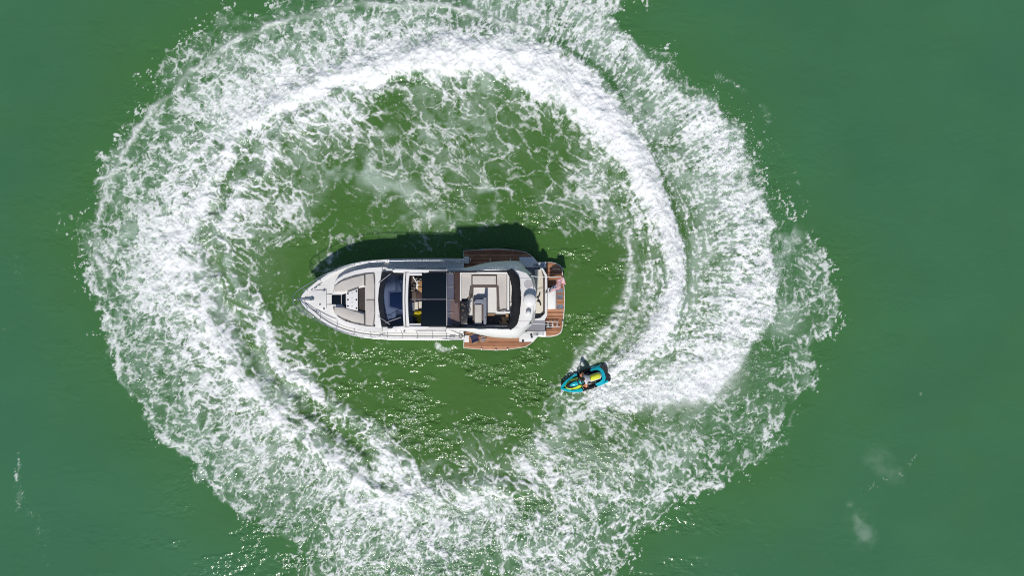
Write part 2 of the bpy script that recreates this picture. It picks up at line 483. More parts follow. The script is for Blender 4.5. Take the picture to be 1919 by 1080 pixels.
# threads running outwards from the middle of the ring
cxm, cym = (850 - 960) / S, (540 - 530) / S
rr = np.hypot(X - cxm, Y - cym) + .5
th = np.mod(np.arctan2(Y - cym, X - cxm) + R(41), 2 * math.pi)
wob = (fbm(X * .5, Y * .5, 2, 51) - .5) * .16
iso = lace(X, Y, 61, 1.15)
iso2 = lace(X + .5 * Y, Y, 161, .78)
win = np.clip(inside * 1.6, 0, 1) * (1 - samp(trough_c, PXg, PYg))
iso = iso * (1 - .75 * win) + iso2 * .75 * win
rad = lace(rr * .62, (th + .4 * wob) * 14.0, 71, 1.8)
fa = fbm(rr * 1.5 + wob * 2, (th + .22 * wob) * 15 * 6.5, 4, 81, .68)
# near the craft the threads follow its jet, and fan out from its stern
sdt = samp(d_t * s_t, PXg, PYg)
dtg0 = np.abs(sdt)
age = samp(age_t, PXg, PYg)
wC = np.exp(-(dtg0 / np.where(PXg + 1.2 * PYg < 1880, 95, 48)) ** 2) * (1 - sst(age, .18, .36))
fC = fbm(age * 70 + .3 * (w1x / 46), sdt / 4.2 + .12 * w2x, 4, 83, .62)
jx, jy = PXg - 1125, PYg - 722
rj = np.hypot(jx, jy)
wB = np.exp(-(rj / 190) ** 2) * (1 - wC) * fanm
fB = fbm(rj / 34, np.arctan2(jy, jx) * 17 + (w2x / 26) * .8, 4, 84, .66)
fa = (fa * (1 - wC) + fC * wC) * (1 - wB) + fB * wB
fib = rank01(fa + .22 * fbm(X * 7, Y * 7, 2, 85))
fold = rank01(fbm(rr * 1.9, (th + .4 * wob) * 15 * 4.6, 4, 87, .66))
grain = rank01(fbm(X * 5.5, Y * 5.5, 3, 91, .7))
stk_old = np.clip(streak * 1.5, 0, .92) * (1 - fanm)
Pn = iso * (1 - stk_old) + rank01(.70 * rad + .15 * iso + .30 * fold) * stk_old
Pn = rank01(Pn + .16 * (grain - .5))
Pf = rank01(.70 * fib + .22 * rad + .45 * grain)
fmix = np.clip(np.maximum(fanm, wC), 0, 1)
Pn = Pn * (1 - fmix) + Pf * fmix
big = fbm(X * .33, Y * .33, 3, 95, .55)
dens = dens * sst(dens, .0, .30) ** .5
dens = np.where(dens < .9, dens * (1 + (.9 + 1.6 * win * (1 - sst(dens, .30, .48))) * (big - .5) * (1 - .7 * fanm) * (1 - .5 * stk_old)), dens)
th_ = 1 - dens
foam = sst(Pn - th_, -.13, .44 - .06 * fanm) * sst(dens, .02, .08)
opac = samp(opac_c, qx, qy)
foam = foam * (.80 + .30 * grain) * opac
foam = np.maximum(foam, sst(dens + .40 * (Pn - .5), .76, 1.14) * (1 - .3 * (1 - fanm) * (1 - fresh)))
foam = np.maximum(foam, soft * (.80 + .2 * fib))
STREAKS = [([(1072, 700, 5), (1090, 676, 8), (1115, 648, 8), (1145, 612, 8), (1170, 570, 7), (1182, 525, 6), (1184, 480, 5), (1178, 430, 4)], .95),
           ([(1108, 690, 3), (1135, 665, 4), (1165, 635, 5), (1192, 600, 5), (1212, 565, 4), (1225, 520, 3)], .8),
           ([(1130, 692, 3), (1165, 662, 5), (1200, 628, 6), (1228, 590, 5)], .9),
           ([(1112, 748, 6), (1150, 742, 12), (1200, 738, 16), (1250, 733, 22), (1300, 722, 28), (1345, 695, 30)], 1.0),
           ([(1160, 700, 4), (1200, 695, 5), (1260, 700, 6), (1310, 705, 8)], .6)]
fibs = sst(.65 * fib + .35 * grain, .22, .72)
for pts, v in STREAKS:
    d_, _, (w_,) = line_field(pts)
    dd, ww = samp(d_, PXg + .18 * w1x + .45 * w2x, PYg + .18 * w1y + .45 * w2y), samp(w_, PXg, PYg)
    foam = np.maximum(foam, v * np.exp(-(dd / (ww * 1.25)) ** 2) * ((.12 if v < 1 else .62) + (.88 if v < 1 else .38) * fibs))
crest = samp(tail_c * (1 - fresh_c) * (1 - sst(age_t, .86, 1.0)), PXg + .6 * w1x + .8 * w2x, PYg + .6 * w1y + .8 * w2y)
foam = np.maximum(foam, sst(crest + 1.25 * (Pn - .5), .30, 1.15) * .95 * sst(crest, .03, .35))
foam = np.maximum(foam, rim * .97 * (.6 + .4 * grain))
# loose flecks thrown beyond the edge
sdo = samp(sd_out, PXg + .5 * w1x, PYg + .5 * w1y)
fine = rank01(fbm(X * 6.5, Y * 6.5, 3, 191, .6) + .5 * fbm(X * 1.1, Y * 1.1, 2, 193))
foam = np.where(sdo < -28, foam * sst(fine, .45, .72), foam)
foam = np.maximum(foam, .7 * sst(fine, 1 - .075 * np.exp(-np.maximum(-sdo, 0) / 15), 1.03 - .10 * np.exp(-np.maximum(-sdo, 0) / 15)) * sst(sdo, -75, -40) * (1 - sst(sdo, 0, 24)))
foam = np.clip(foam, 0, 1).astype(np.float32)
mottle = fbm(X * .8, Y * .8, 4, 97, .6)
swirl = fbm(X * .42 + 1.2 * (w1x / 46), Y * .42 + 1.2 * (w1y / 46), 4, 197, .58)
milk = np.maximum(milk, win * .62 * sst(swirl, .50, .68) * sst(1 - np.hypot((PXg - 820) / 420, (PYg - 270) / 190), 0, .35))
milk = np.maximum(milk, .60 * fanm * sst(dens, .15, .45))
mott2 = fbm(X * 2.4, Y * 2.4, 3, 99, .6)
milkv = np.clip(np.maximum(milk * sst(mottle, .3, .62), .80 * sst(dens, .15, .85) * sst(mott2, .18, .66)), 0, 1).astype(np.float32)

# heights in metres
chop = (fbm(X * .55 + .3 * Y, Y * .95 - .22 * X, 4, 21, .55) - .5) * .20 + (fbm(X * 1.7 - .6 * Y, Y * 2.6 + .5 * X, 3, 22, .55) - .5) * .16 + (fbm(X * 4.6, Y * 6.0, 2, 23) - .5) * .05
Z = chop * rip
d_tg = samp(d_t, sx_, sy_)
w_tg = samp(w_t, PXg, PYg)
Z += np.exp(-(d_tg / (w_tg * .95)) ** 2) * (.20 + .28 * fresh) * (.25 + .75 * sst(age, .02, .14))
Z -= trough * .24
Z += samp(np.exp(-(d_in / (w_in * 1.5)) ** 2), qx, qy) * .15
Z += rim * .07
dm = np.clip(dens, 0, 1)
lump = fbm(X * 1.2, Y * 1.2, 4, 31, .55)
Z += sst(dm, .3, 1.0) * (lump - .5) * .30
Z += tail_s * (fbm(X * 1.2, Y * 1.2, 3, 41, .5) - .45) * .36
Z += fan_s * (.5 * lump + .5 * fbm(rr * 1.2, th * 30, 4, 43, .6) - .42) * .22 * (1 - .6 * soft)
Z += foam * (.03 + .035 * (grain - .5)) * (1 - .7 * soft)
bd = np.minimum(np.minimum(X - gx[0], gx[-1] - X), np.minimum(Y - gy[0], gy[-1] - Y))
Z *= sst(bd, 0, .6)
gzx, gzy = np.gradient(Z, STEP, STEP)
NRM = np.stack([-gzx, -gzy, np.ones_like(Z)], -1)
NRM /= np.linalg.norm(NRM, axis=-1, keepdims=True)


def water_material():
    m = NT('sea_water')
    pos = m.new('ShaderNodeTexCoord').outputs['Object']
    fo, mi = m.attr('foam'), m.attr('milk')
    ins, ed, rp = m.attr('inside'), m.attr('edge'), m.attr('rip')
    v1 = m.noise(pos, .045, 2, .5)
    v2 = m.noise(pos, .35, 3, .55)
    olive, green, teal = (.061, .145, .031), (.053, .152, .046), (.045, .150, .075)
    base = m.mix(m.math('MULTIPLY_ADD', m.math('SUBTRACT', v1, .5), 1.1, m.math('MULTIPLY', ed, .85), clamp=True), teal, green)
    base = m.mix(m.math('MULTIPLY_ADD', m.math('SUBTRACT', v2, .5), .6, ins, clamp=True), base, olive)
    base = m.vmath('SCALE', base, s=m.lin(m.noise(m.vmath('MULTIPLY', pos, (1.0, 1.5, 1.0)), .13, 4, .6), .3, .7, .94, 1.06))
    col = m.mix(m.math('MULTIPLY', mi, .85), base, (.47, .57, .49))
    col = m.mix(fo, col, (.84, .85, .845))
    rb = m.noise(m.vmath('MULTIPLY', pos, (1.0, 1.7, 1.0)), 1.45, 3, .58)
    bm1 = m.bump(m.math('MULTIPLY', m.math('SUBTRACT', rb, .5), m.math('MULTIPLY_ADD', rp, 1.0, .008)), .28)
    m.set(color=col, rough=m.mixf(fo, .16, .85), ior=1.333, spec=m.mixf(fo, .5, .12), normal=bm1)
    return m.m


MAT_WATER = water_material()
ATTR = dict(foam=foam, milk=milkv, inside=inside, edge=edge, rip=rip)


def grid_mesh(name, facemask):
    ii, jj = np.nonzero(facemask)
    v00 = ii * ny + jj
    quads = np.stack([v00, v00 + ny, v00 + ny + 1, v00 + 1], -1)
    used, inv = np.unique(quads.ravel(), return_inverse=True)
    me = bpy.data.meshes.new(name)
    co = np.stack([X.ravel()[used], Y.ravel()[used], Z.ravel()[used]], -1).astype(np.float32)
    nq = len(quads)
    me.vertices.add(len(used))
    me.vertices.foreach_set('co', co.ravel())
    me.loops.add(nq * 4)
    me.loops.foreach_set('vertex_index', inv.astype(np.int32).ravel())
    me.polygons.add(nq)
    me.polygons.foreach_set('loop_start', np.arange(0, nq * 4, 4, dtype=np.int32))
    me.update(calc_edges=True)
    me.polygons.foreach_set('use_smooth', np.ones(nq, bool))
    for k, a in ATTR.items():
        at = me.attributes.new(k, 'FLOAT', 'POINT')
        at.data.foreach_set('value', a.ravel()[used].astype(np.float32))
    me.normals_split_custom_set_from_vertices(NRM.reshape(-1, 3)[used].astype(np.float32))
    me.materials.append(MAT_WATER)
    o = bpy.data.objects.new(name, me)
    COL.objects.link(o)
    return o


mcell = .25 * (macro[:-1, :-1] + macro[1:, :-1] + macro[1:, 1:] + macro[:-1, 1:])
isfoam = mcell > .13
sea = grid_mesh('sea_water', ~isfoam)
sea['kind'] = 'structure'
wake = grid_mesh('wake_foam', isfoam)
wake['kind'] = 'stuff'
wake['label'] = 'ring of white churned foam circling the motor yacht on green water'
wake['category'] = 'foam'

# the sea beyond the frame, out to the horizon
FAR = 4000.0
xs = [-FAR, -300.0, float(gx[0]), float(gx[-1]), 300.0, FAR]
ys = [-FAR, -300.0, float(gy[0]), float(gy[-1]), 300.0, FAR]
bm = bmesh.new()
vv = [[bm.verts.new((x, y, 0)) for y in ys] for x in xs]
for i in range(5):
    for j in range(5):
        if (i, j) != (2, 2):
            bm.faces.new((vv[i][j], vv[i + 1][j], vv[i + 1][j + 1], vv[i][j + 1]))
me = bpy.data.meshes.new('open_water')
bm.to_mesh(me)
bm.free()
me.materials.append(MAT_WATER)
at = me.attributes.new('rip', 'FLOAT', 'POINT')
at.data.foreach_set('value', np.full(len(me.vertices), .14, np.float32))
o = bpy.data.objects.new('open_water', me)
COL.objects.link(o)
o['kind'] = 'structure'


def water_z(x, y):
    i = int(np.clip(round((x - gx[0]) / STEP), 0, nx - 1))
    j = int(np.clip(round((y - gy[0]) / STEP), 0, ny - 1))
    return float(Z[i, j])

# ================================================================== builders for things
def P(px, py, z=0.0):
    """photo pixel on a level z -> metres (straight-down view: the higher, the nearer to the lens)"""
    f = (H - z) / (H * S)
    return Vector(((px - 960) * f, (540 - py) * f, z))


def root(name, loc, label, cat, group=None):
    o = bpy.data.objects.new(name, None)
    o.empty_display_size = .3
    COL.objects.link(o)
    o.location = loc
    o['label'] = label
    o['category'] = cat
    if group:
        o['group'] = group
    return o


def top_of(o):
    while o.parent:
        o = o.parent
    return o


def obj(name, bm, mat, parent, smooth=False, label=None):
    """one mesh object; bmesh in world metres, stored relative to the thing's root"""
    me = bpy.data.meshes.new(name)
    r = top_of(parent)
    bmesh.ops.translate(bm, verts=bm.verts, vec=-Vector(r.location))
    bmesh.ops.recalc_face_normals(bm, faces=bm.faces)
    bm.to_mesh(me)
    bm.free()
    for mm in (mat if isinstance(mat, (list, tuple)) else [mat]):
        me.materials.append(mm)
    if smooth:
        me.polygons.foreach_set('use_smooth', np.ones(len(me.polygons), bool))
        if smooth != 'all':
            try:
                me.set_sharp_from_angle(angle=R(40))
            except Exception:
                pass
    o = bpy.data.objects.new(name, me)
    COL.objects.link(o)
    o.parent = parent
    if label:
        o['label'] = label
    return o


def add_prism(bm, top, z0, bevel=0.0, shrink=1.0, mi=0):
    """top: list of Vectors (x, y, ztop); straight walls down to z0 (number, or list of z)"""
    n = len(top)
    vt = [bm.verts.new(p) for p in top]
    c = sum((Vector(p) for p in top), Vector()) / n
    zz = z0 if isinstance(z0, (list, tuple)) else [z0] * n
    vb = [bm.verts.new((c.x + (p[0] - c.x) * shrink, c.y + (p[1] - c.y) * shrink, z)) for p, z in zip(top, zz)]
    f = [bm.faces.new(vt), bm.faces.new(vb[::-1])]
    for i in range(n):
        f.append(bm.faces.new((vt[i], vb[i], vb[(i + 1) % n], vt[(i + 1) % n])))
    for q in f:
        q.material_index = mi
    if bevel:
        es = [e for e in f[0].edges]
        bmesh.ops.bevel(bm, geom=es, offset=bevel, segments=2, profile=.6, affect='EDGES', clamp_overlap=True)
    return f


def slab(name, pts, z0, z1, mat, parent, bevel=0.015, smooth=True, label=None, z1s=None):
    bm = bmesh.new()
    zs = z1s if z1s else [z1] * len(pts)
    add_prism(bm, [P(x, y, z) for (x, y), z in zip(pts, zs)], z0, bevel)
    return obj(name, bm, mat, parent, smooth, label)


def rect(x0, y0, x1, y1):
    return [(x0, y0), (x1, y0), (x1, y1), (x0, y1)]


def rrect(x0, y0, x1, y1, r=2.0, n=4):
    out = []
    for cx, cy, a0 in ((x1 - r, y0 + r, -90), (x1 - r, y1 - r, 0), (x0 + r, y1 - r, 90), (x0 + r, y0 + r, 180)):
        for k in range(n + 1):
            a = R(a0 + 90 * k / n)
            out.append((cx + r * math.cos(a), cy + r * math.sin(a)))
    return out


def add_tube(bm, path, rad, n=8, cap=True, mi=0):
    path = [Vector(p) for p in path]
    rings = []
    up = Vector((0, 0, 1))
    for i, p in enumerate(path):
        t = (path[min(i + 1, len(path) - 1)] - path[max(i - 1, 0)]).normalized()
        a = t.cross(up)
        if a.length < 1e-3:
            a = t.cross(Vector((1, 0, 0)))
        a.normalize()
        b = a.cross(t)
        r_ = rad[i] if isinstance(rad, (list, tuple)) else rad
        rings.append([bm.verts.new(p + (a * math.cos(2 * math.pi * k / n) + b * math.sin(2 * math.pi * k / n)) * r_) for k in range(n)])
    for i in range(len(rings) - 1):
        for k in range(n):
            f = bm.faces.new((rings[i][k], rings[i][(k + 1) % n], rings[i + 1][(k + 1) % n], rings[i + 1][k]))
            f.material_index = mi
    if cap:
        bm.faces.new(rings[0][::-1]).material_index = mi
        bm.faces.new(rings[-1]).material_index = mi


def tube(name, path, rad, mat, parent, n=8, label=None):
    bm = bmesh.new()
    add_tube(bm, path, rad, n)
    return obj(name, bm, mat, parent, 'all', label)


def smoothpath(pts, n=6):
    return [Vector(p) for p in smooth_line(pts, n)]


def add_lathe(bm, c, prof, n=24, sx=1.0, sy=1.0):
    """prof: [(radius, z)...] turned round the vertical axis through c"""
    rings = []
    for r_, z in prof:
        rings.append([bm.verts.new((c[0] + sx * r_ * math.cos(2 * math.pi * k / n), c[1] + sy * r_ * math.sin(2 * math.pi * k / n), z)) for k in range(n)])
    for i in range(len(rings) - 1):
        for k in range(n):
            bm.faces.new((rings[i][k], rings[i][(k + 1) % n], rings[i + 1][(k + 1) % n], rings[i + 1][k]))
    bm.faces.new(rings[0][::-1])
    bm.faces.new(rings[-1])


def lathe(name, c, prof, mat, parent, n=24, sx=1.0, sy=1.0, label=None):
    bm = bmesh.new()
    add_lathe(bm, c, prof, n, sx, sy)
    return obj(name, bm, mat, parent, True, label)


def strip(bm, lines, closed=False, mi=0):
    """quads between successive lines of points"""
    vs = [[bm.verts.new(p) for p in L] for L in lines]
    for a, b in zip(vs, vs[1:]):
        n = len(a)
        for k in range(n if closed else n - 1):
            try:
                bm.faces.new((a[k], a[(k + 1) % n], b[(k + 1) % n], b[k])).material_index = mi
            except ValueError:
                pass
    return vs


def torus_pts(c, ax1, ax2, r_, n=20):
    return [Vector(c) + Vector(ax1) * (r_ * math.cos(2 * math.pi * k / n)) + Vector(ax2) * (r_ * math.sin(2 * math.pi * k / n)) for k in range(n + 1)]


def clip_poly(poly, axis, lo, hi):
    def half(pl, lim, keep_greater):
        out = []
        for i in range(len(pl)):
            a, b = pl[i], pl[(i + 1) % len(pl)]
            ia = (a[axis] >= lim) if keep_greater else (a[axis] <= lim)
            ib = (b[axis] >= lim) if keep_greater else (b[axis] <= lim)
            if ia:
                out.append(a)
            if ia != ib:
                t = (lim - a[axis]) / (b[axis] - a[axis])
                out.append((a[0] + t * (b[0] - a[0]), a[1] + t * (b[1] - a[1])))
        return out
    p = half(poly, lo, True)
    return half(p, hi, False) if len(p) > 2 else []


def planks(poly, z0, z1, step, mats, parent, gap=.35):
    """separate teak boards laid fore and aft, cut to the outline"""
    y0, y1 = min(p[1] for p in poly), max(p[1] for p in poly)
    n = max(1, round((y1 - y0) / step))
    st = (y1 - y0) / n
    for k in range(n):
        c = clip_poly(poly, 1, y0 + k * st + gap / 2, y0 + (k + 1) * st - gap / 2)
        cc = []
        for p in c:
            if not cc or (abs(p[0] - cc[-1][0]) + abs(p[1] - cc[-1][1])) > .05:
                cc.append(p)
        if len(cc) > 2:
            slab('plank', cc, z0, z1 + random.uniform(-.002, .002), random.choice(mats), parent, bevel=0, smooth=False)


def plain(name, color, rough=.5, metal=0.0, spec=.5, var=.06, scale=3.0, bump=0.0, coat=0.0):
    """paint / gelcoat / fabric with slight uneven tone and fine relief"""
    m = NT(name)
    pos = m.new('ShaderNodeTexCoord').outputs['Object']
    n = m.noise(pos, scale, 4, .6)
    k = m.lin(n, .25, .75, 1 - var, 1 + var)
    col = m.vmath('SCALE', m.new('ShaderNodeRGB').outputs[0], s=k)
    m.n['RGB'].outputs[0].default_value = (*color, 1)
    m.set(color=col, rough=m.lin(n, .2, .8, rough * .85, min(1, rough * 1.15)), metal=metal, spec=spec, coat=coat)
    if bump:
        m.set(normal=m.bump(m.noise(pos, scale * 6, 3, .6), bump))
    return m.m


def teak(name, color):
    m = NT(name)
    pos = m.new('ShaderNodeTexCoord').outputs['Object']
    g = m.noise(m.vmath('MULTIPLY', pos, (1.2, 16, 4)), 2.0, 4, .6)
    b = m.noise(pos, 1.1, 3, .6)
    k = m.math('MULTIPLY', m.lin(g, .25, .75, .72, 1.25), m.lin(b, .3, .7, .78, 1.18))
    col = m.vmath('SCALE', m.new('ShaderNodeRGB').outputs[0], s=k)
    m.n['RGB'].outputs[0].default_value = (*color, 1)
    m.set(color=col, rough=.6, spec=.35)
    return m.m


def tinted(name, tint, gloss=.12, rough=.03):
    m = NT(name)
    tr = m.new('ShaderNodeBsdfTransparent')
    tr.inputs[0].default_value = (*tint, 1)
    gl = m.new('ShaderNodeBsdfGlossy')
    gl.inputs['Roughness'].default_value = rough
    gl.inputs['Color'].default_value = (.9, .95, 1, 1)
    fr = m.new('ShaderNodeFresnel')
    fr.inputs['IOR'].default_value = 1.5
    mx = m.new('ShaderNodeMixShader')
    m.put(mx.inputs[0], m.math('ADD', fr.outputs[0], gloss))
    m.t.links.new(tr.outputs[0], mx.inputs[1])
    m.t.links.new(gl.outputs[0], mx.inputs[2])
    m.t.links.new(mx.outputs[0], m.n['Material Output'].inputs['Surface'])
    return m.m


M = dict(
    gel=plain('white_gelcoat', (.76, .75, .73), .25, spec=.5, var=.03, scale=1.2, coat=.2),
    deck=plain('nonskid_deck', (.70, .69, .665), .6, var=.05, scale=1.5, bump=.004),
    hullside=plain('hull_gelcoat', (.70, .70, .69), .2, var=.03, scale=.8, coat=.3),
    cush=plain('beige_cushion', (.53, .495, .455), .85, spec=.2, var=.08, scale=2.5, bump=.012),
    cream=plain('cream_cushion', (.68, .64, .55), .8, spec=.2, var=.06, scale=2.5, bump=.012),
    brown=plain('brown_vinyl', (.085, .062, .052), .6, var=.12, scale=3, bump=.006),
    greyv=plain('slate_vinyl', (.20, .215, .26), .6, var=.10, scale=3, bump=.006),
    black=plain('black_trim', (.014, .015, .018), .35, var=.2, scale=4),
    canvas=plain('black_canvas', (.016, .017, .019), .9, spec=.2, var=.35, scale=2.2, bump=.03),
    dglass=plain('black_glass', (.004, .007, .010), .06, spec=.5, var=.1, scale=1, coat=0),
    steel=plain('stainless_steel', (.55, .56, .58), .18, metal=1.0, var=.05, scale=2),
    darkfloor=plain('dark_sole', (.040, .030, .026), .4, var=.3, scale=2),
    wood=plain('oak_veneer', (.34, .19, .075), .45, var=.25, scale=2.5),
    mauve=plain('smoked_screen', (.17, .115, .105), .15, var=.18, scale=1.3),
    mauved=plain('smoked_screen_rim', (.075, .045, .038), .3, var=.25, scale=2),
    bluegrey=plain('screen_upper', (.12, .12, .16), .12, var=.15, scale=1.2),
    dash=plain('dash_vinyl', (.22, .22, .25), .7, var=.12, scale=2),
    dashd=plain('dash_hatch', (.020, .055, .14), .3, var=.3, scale=1.5),
    dashl=plain('dash_trim', (.42, .40, .42), .6, var=.08, scale=2),
    grate=plain('grey_grating', (.25, .29, .36), .5, var=.2, scale=8),
    yellow=plain('yellow_fabric', (.62, .50, .015), .7, var=.25, scale=5, bump=.02),
    navy=plain('navy_fabric', (.028, .03, .075), .85, var=.35, scale=7, bump=.02),
    tan=plain('tan_wood', (.42, .26, .13), .6, var=.25, scale=6),
    rope=plain('black_hose', (.010, .010, .011), .6, var=.3, scale=12, bump=.02),
)
TEAKS = [teak('teak_a', (.43, .205, .108)), teak('teak_b', (.35, .155, .076)), teak('teak_c', (.50, .255, .145)), teak('teak_d', (.28, .115, .054))]
M['caulk'] = plain('deck_caulk', (.12, .055, .034), .8)
WIND = tinted('windscreen_glass', (.40, .46, .60), .01)

# ================================================================== the motor yacht (bow points left)
CY = 561.5
yacht = root('motor_yacht', P(810, CY, 0), 'large white motor yacht with flybridge, lying still in the middle of the foam ring', 'yacht')


def mir(pts):
    return [(x, 2 * CY - y) for x, y in pts]


# --- hull: keel line, chine, rub line, sheer
ST = [(564, 2.2, 2.26), (566.5, 8, 2.25), (574, 17, 2.23), (587, 27.5, 2.2), (600, 38, 2.16), (615, 48, 2.12), (630, 56, 2.08), (645, 62, 2.04), (660, 66.5, 2.0), (680, 70.5, 1.96),
      (700, 72.8, 1.92), (730, 74.6, 1.88), (760, 75.3, 1.85), (800, 75.6, 1.82), (840, 75.6, 1.80), (870, 75.2, 1.80)]
ST2 = [(871, 66, .93), (920, 65.5, .92), (980, 65, .92), (1010, 64, .92), (1024, 60, .92)]


def zsheer(x):
    return float(np.interp(x, [s[0] for s in ST], [s[2] for s in ST]))


def hw(x):
    return float(np.interp(x, [s[0] for s in ST + ST2], [s[1] for s in ST + ST2]))


bm = bmesh.new()
for sg in (-1, 1):
    lines = [[], [], [], [], []]
    for x, w, z in ST + ST2:
        u = max(0.0, (700 - x) / 137.0)
        for L, (k, zz, sh) in zip(lines, ((0.0, -.55, 44), (.80, .02, 34), (.90, .30, 26), (.985, z - .28, 6), (1.0, z, 0))):
            kk = k * (1 - u * (.62 if zz < .1 else .45 if zz < .5 else .08)) if k else 0.0
            if zz > z:
                zz = z - .02
            q = P(x, CY + sg * w * kk, z)
            q.x += sh * u * u / S
            q.z = zz
            L.append(q)
    strip(bm, lines)
bmesh.ops.remove_doubles(bm, verts=bm.verts, dist=.004)
# transom
tv = [P(1024, CY - 60, .92), P(1024, CY + 60, .92), Vector((P(1024, 0, .92).x, P(0, CY + 48, .92).y, -.5)), Vector((P(1024, 0, .92).x, P(0, CY - 48, .92).y, -.5))]
bm.faces.new([bm.verts.new(p) for p in tv])
hull = obj('hull', bm, M['hullside'], yacht, True)

# --- gunwale cap along both edges, and the deck between
for sg in (-1, 1):
    bm = bmesh.new()
    outer = [P(x, CY + sg * (w + .4), z + .03) for x, w, z in ST]
    inner = [P(x + max(0, 5 - i * 1.2), CY + sg * max(w - 5.5, 0), z + .03) for i, (x, w, z) in enumerate(ST)]
    low = [p - Vector((0, 0, .12)) for p in inner]
    lowo = [p - Vector((0, 0, .10)) for p in outer]
    strip(bm, [lowo, outer, inner, low])
    obj('gunwale', bm, M['gel'], yacht, True)
    tube('rub_rail', [P(x, CY + sg * (w + .5), z - .16) for x, w, z in ST], .03, M['steel'], hull)
bm = bmesh.new()
dl = []
for k in range(-4, 5):
    dl.append([P(x + (5 - i if i < 5 else 0), CY + max(w - 5.3, 0) * k / 4, z - .06 + .05 * (1 - (k / 4) ** 2)) for i, (x, w, z) in enumerate(ST)])
strip(bm, dl)
deck = obj('deck', bm, M['deck'], yacht, True)

# --- trunk of the foredeck with its coaming
TR = [(624, 547), (626, 534), (632, 523.5), (645, 514.5), (665, 507.5), (690, 502.5), (716, 500.5), (742, 502)]
slab('trunk', TR + mir(TR)[::-1], 1.85, 2.22, M['gel'], yacht, .04)
IN = [(624.5, 548), (627, 537), (634, 528.5), (646, 521), (666, 515), (684, 511.5), (703, 510), (716, 510)]
for f in (lambda q: q, mir):
    a, b = f(TR[:7]), f(IN)
    slab('coaming', a + b[::-1], 2.2, 2.42, M['gel'], yacht, .03)
slab('coaming', [(703.5, 509), (716, 509), (712, 535), (709.5, CY), (712, 588), (716, 614), (703.5, 614)], 2.2, 2.43, M['gel'], yacht, .03)
PADT = [(626.5, 535.5), (640, 528), (660, 520), (683.3, 515.5), (683.3, 534.5), (672, 537), (643, 547), (627, 547)]
for nm, pts in (('sun_pad', PADT), ('sun_pad', mir(PADT)[::-1])):
    slab(nm, pts, 2.2, 2.50, M['cush'], yacht, .05)
for pts in ([(685, 514), (700, 512.5), (702, 535), (702, 561), (685, 561)], [(685, 562.4), (702, 562.4), (702, 588), (700, 611.5), (685, 609)]):
    slab('bow_bench_cushion', pts, 2.2, 2.52, M['cush'], yacht, .05)
for pts in ([(683.4, 514), (684.9, 514), (684.9, 536), (683.4, 536)], [(683.4, 588), (684.9, 588), (684.9, 609), (683.4, 609)]):
    slab('cushion_piping', pts, 2.2, 2.49, M['black'], yacht, 0)
slab('deck_hatch', [(622, 553), (639.6, 553), (639.6, 571), (622, 571)], 2.2, 2.245, M['dglass'], yacht, .01)
slab('deck_hatch', [(640.6, 553), (648.5, 550.5), (648.5, 577), (640.6, 571)], 2.2, 2.245, M['dglass'], yacht, .01)
slab('foot_well', [(672, 541), (684.6, 538.5), (684.6, 586), (672, 582)], 2.2, 2.24, M['darkfloor'], yacht, 0)
tbl = slab('bow_table', [(649.5, 549.5), (671, 541.5), (671, 583), (649.5, 578.5)], 2.40, 2.46, M['gel'], yacht, .015)
lathe('table_leg', P(660, CY, 2.3), [(.12, 2.22), (.06, 2.26), (.06, 2.40), (.1, 2.405)], M['steel'], tbl, 12)
for x, y in ((652.5, 550.5), (652.5, 562), (652.5, 574), (668.5, 546), (668.5, 562), (668.5, 578)):
    c = P(x, y, 2.46)
    lathe('cup_holder', c, [(.052, 2.455), (.052, 2.468), (.04, 2.47)], M['black'], tbl, 12)
for y in (549, 558, 567, 574):
    slab('table_hinge', rect(659.3, y - .5, 661.3, y + .5), 2.455, 2.466, M['steel'], tbl, 0)
for y in (552, 571.5):
    slab('deck_seam', rect(600, y - .25, 622, y + .25), zsheer(610) - .02, zsheer(610) + .012, M['dash'], yacht, 0)
# anchor gear
slab('anchor_roller', [(557.5, 559), (588, 559.3), (588, 563.2), (557.5, 562.8)], 2.2, 2.34, M['greyv'], yacht, .02)
lathe('windlass', P(584, 561, 2.3), [(.09, 2.2), (.09, 2.36), (.05, 2.40)], M['steel'], yacht, 14)
slab('anchor_locker', [(582, 548), (590, 544), (612, 544), (612, 579), (590, 579), (582, 575)], 2.08, 2.205, M['deck'], yacht, .02)
for x, y in ((601, 571), (608.5, 545), (608.5, 579), (636, 593), (651, 600.5), (657, 602.5), (675, 607.5), (709, 618), (757, 622)):
    lathe('deck_fitting', P(x, y, 2.1), [(.05, 1.84 if x > 700 else 2.0), (.05, 2.25 if x < 690 else 1.92), (.03, 2.27 if x < 690 else 1.93)], M['dash'], yacht, 10)
for x, y, z in ((589, 541, 2.2), (593, 583, 2.2), (716, 629.5, 1.93), (716, 493.5, 1.93), (848, 632, 1.83), (848, 491, 1.83), (597, 536, 2.2)):
    bm = bmesh.new()
    p = P(x, y, z + .06)
    d = Vector((.17, .09 if y < CY and x < 600 else (-.09 if x < 600 else 0), 0))
    add_tube(bm, [p - d + Vector((0, 0, .02)), p, p + d + Vector((0, 0, .02))], .025, 6)
    add_tube(bm, [p - Vector((0, 0, .12)), p], .03, 6)
    obj('cleat', bm, M['steel'], yacht, 'all')

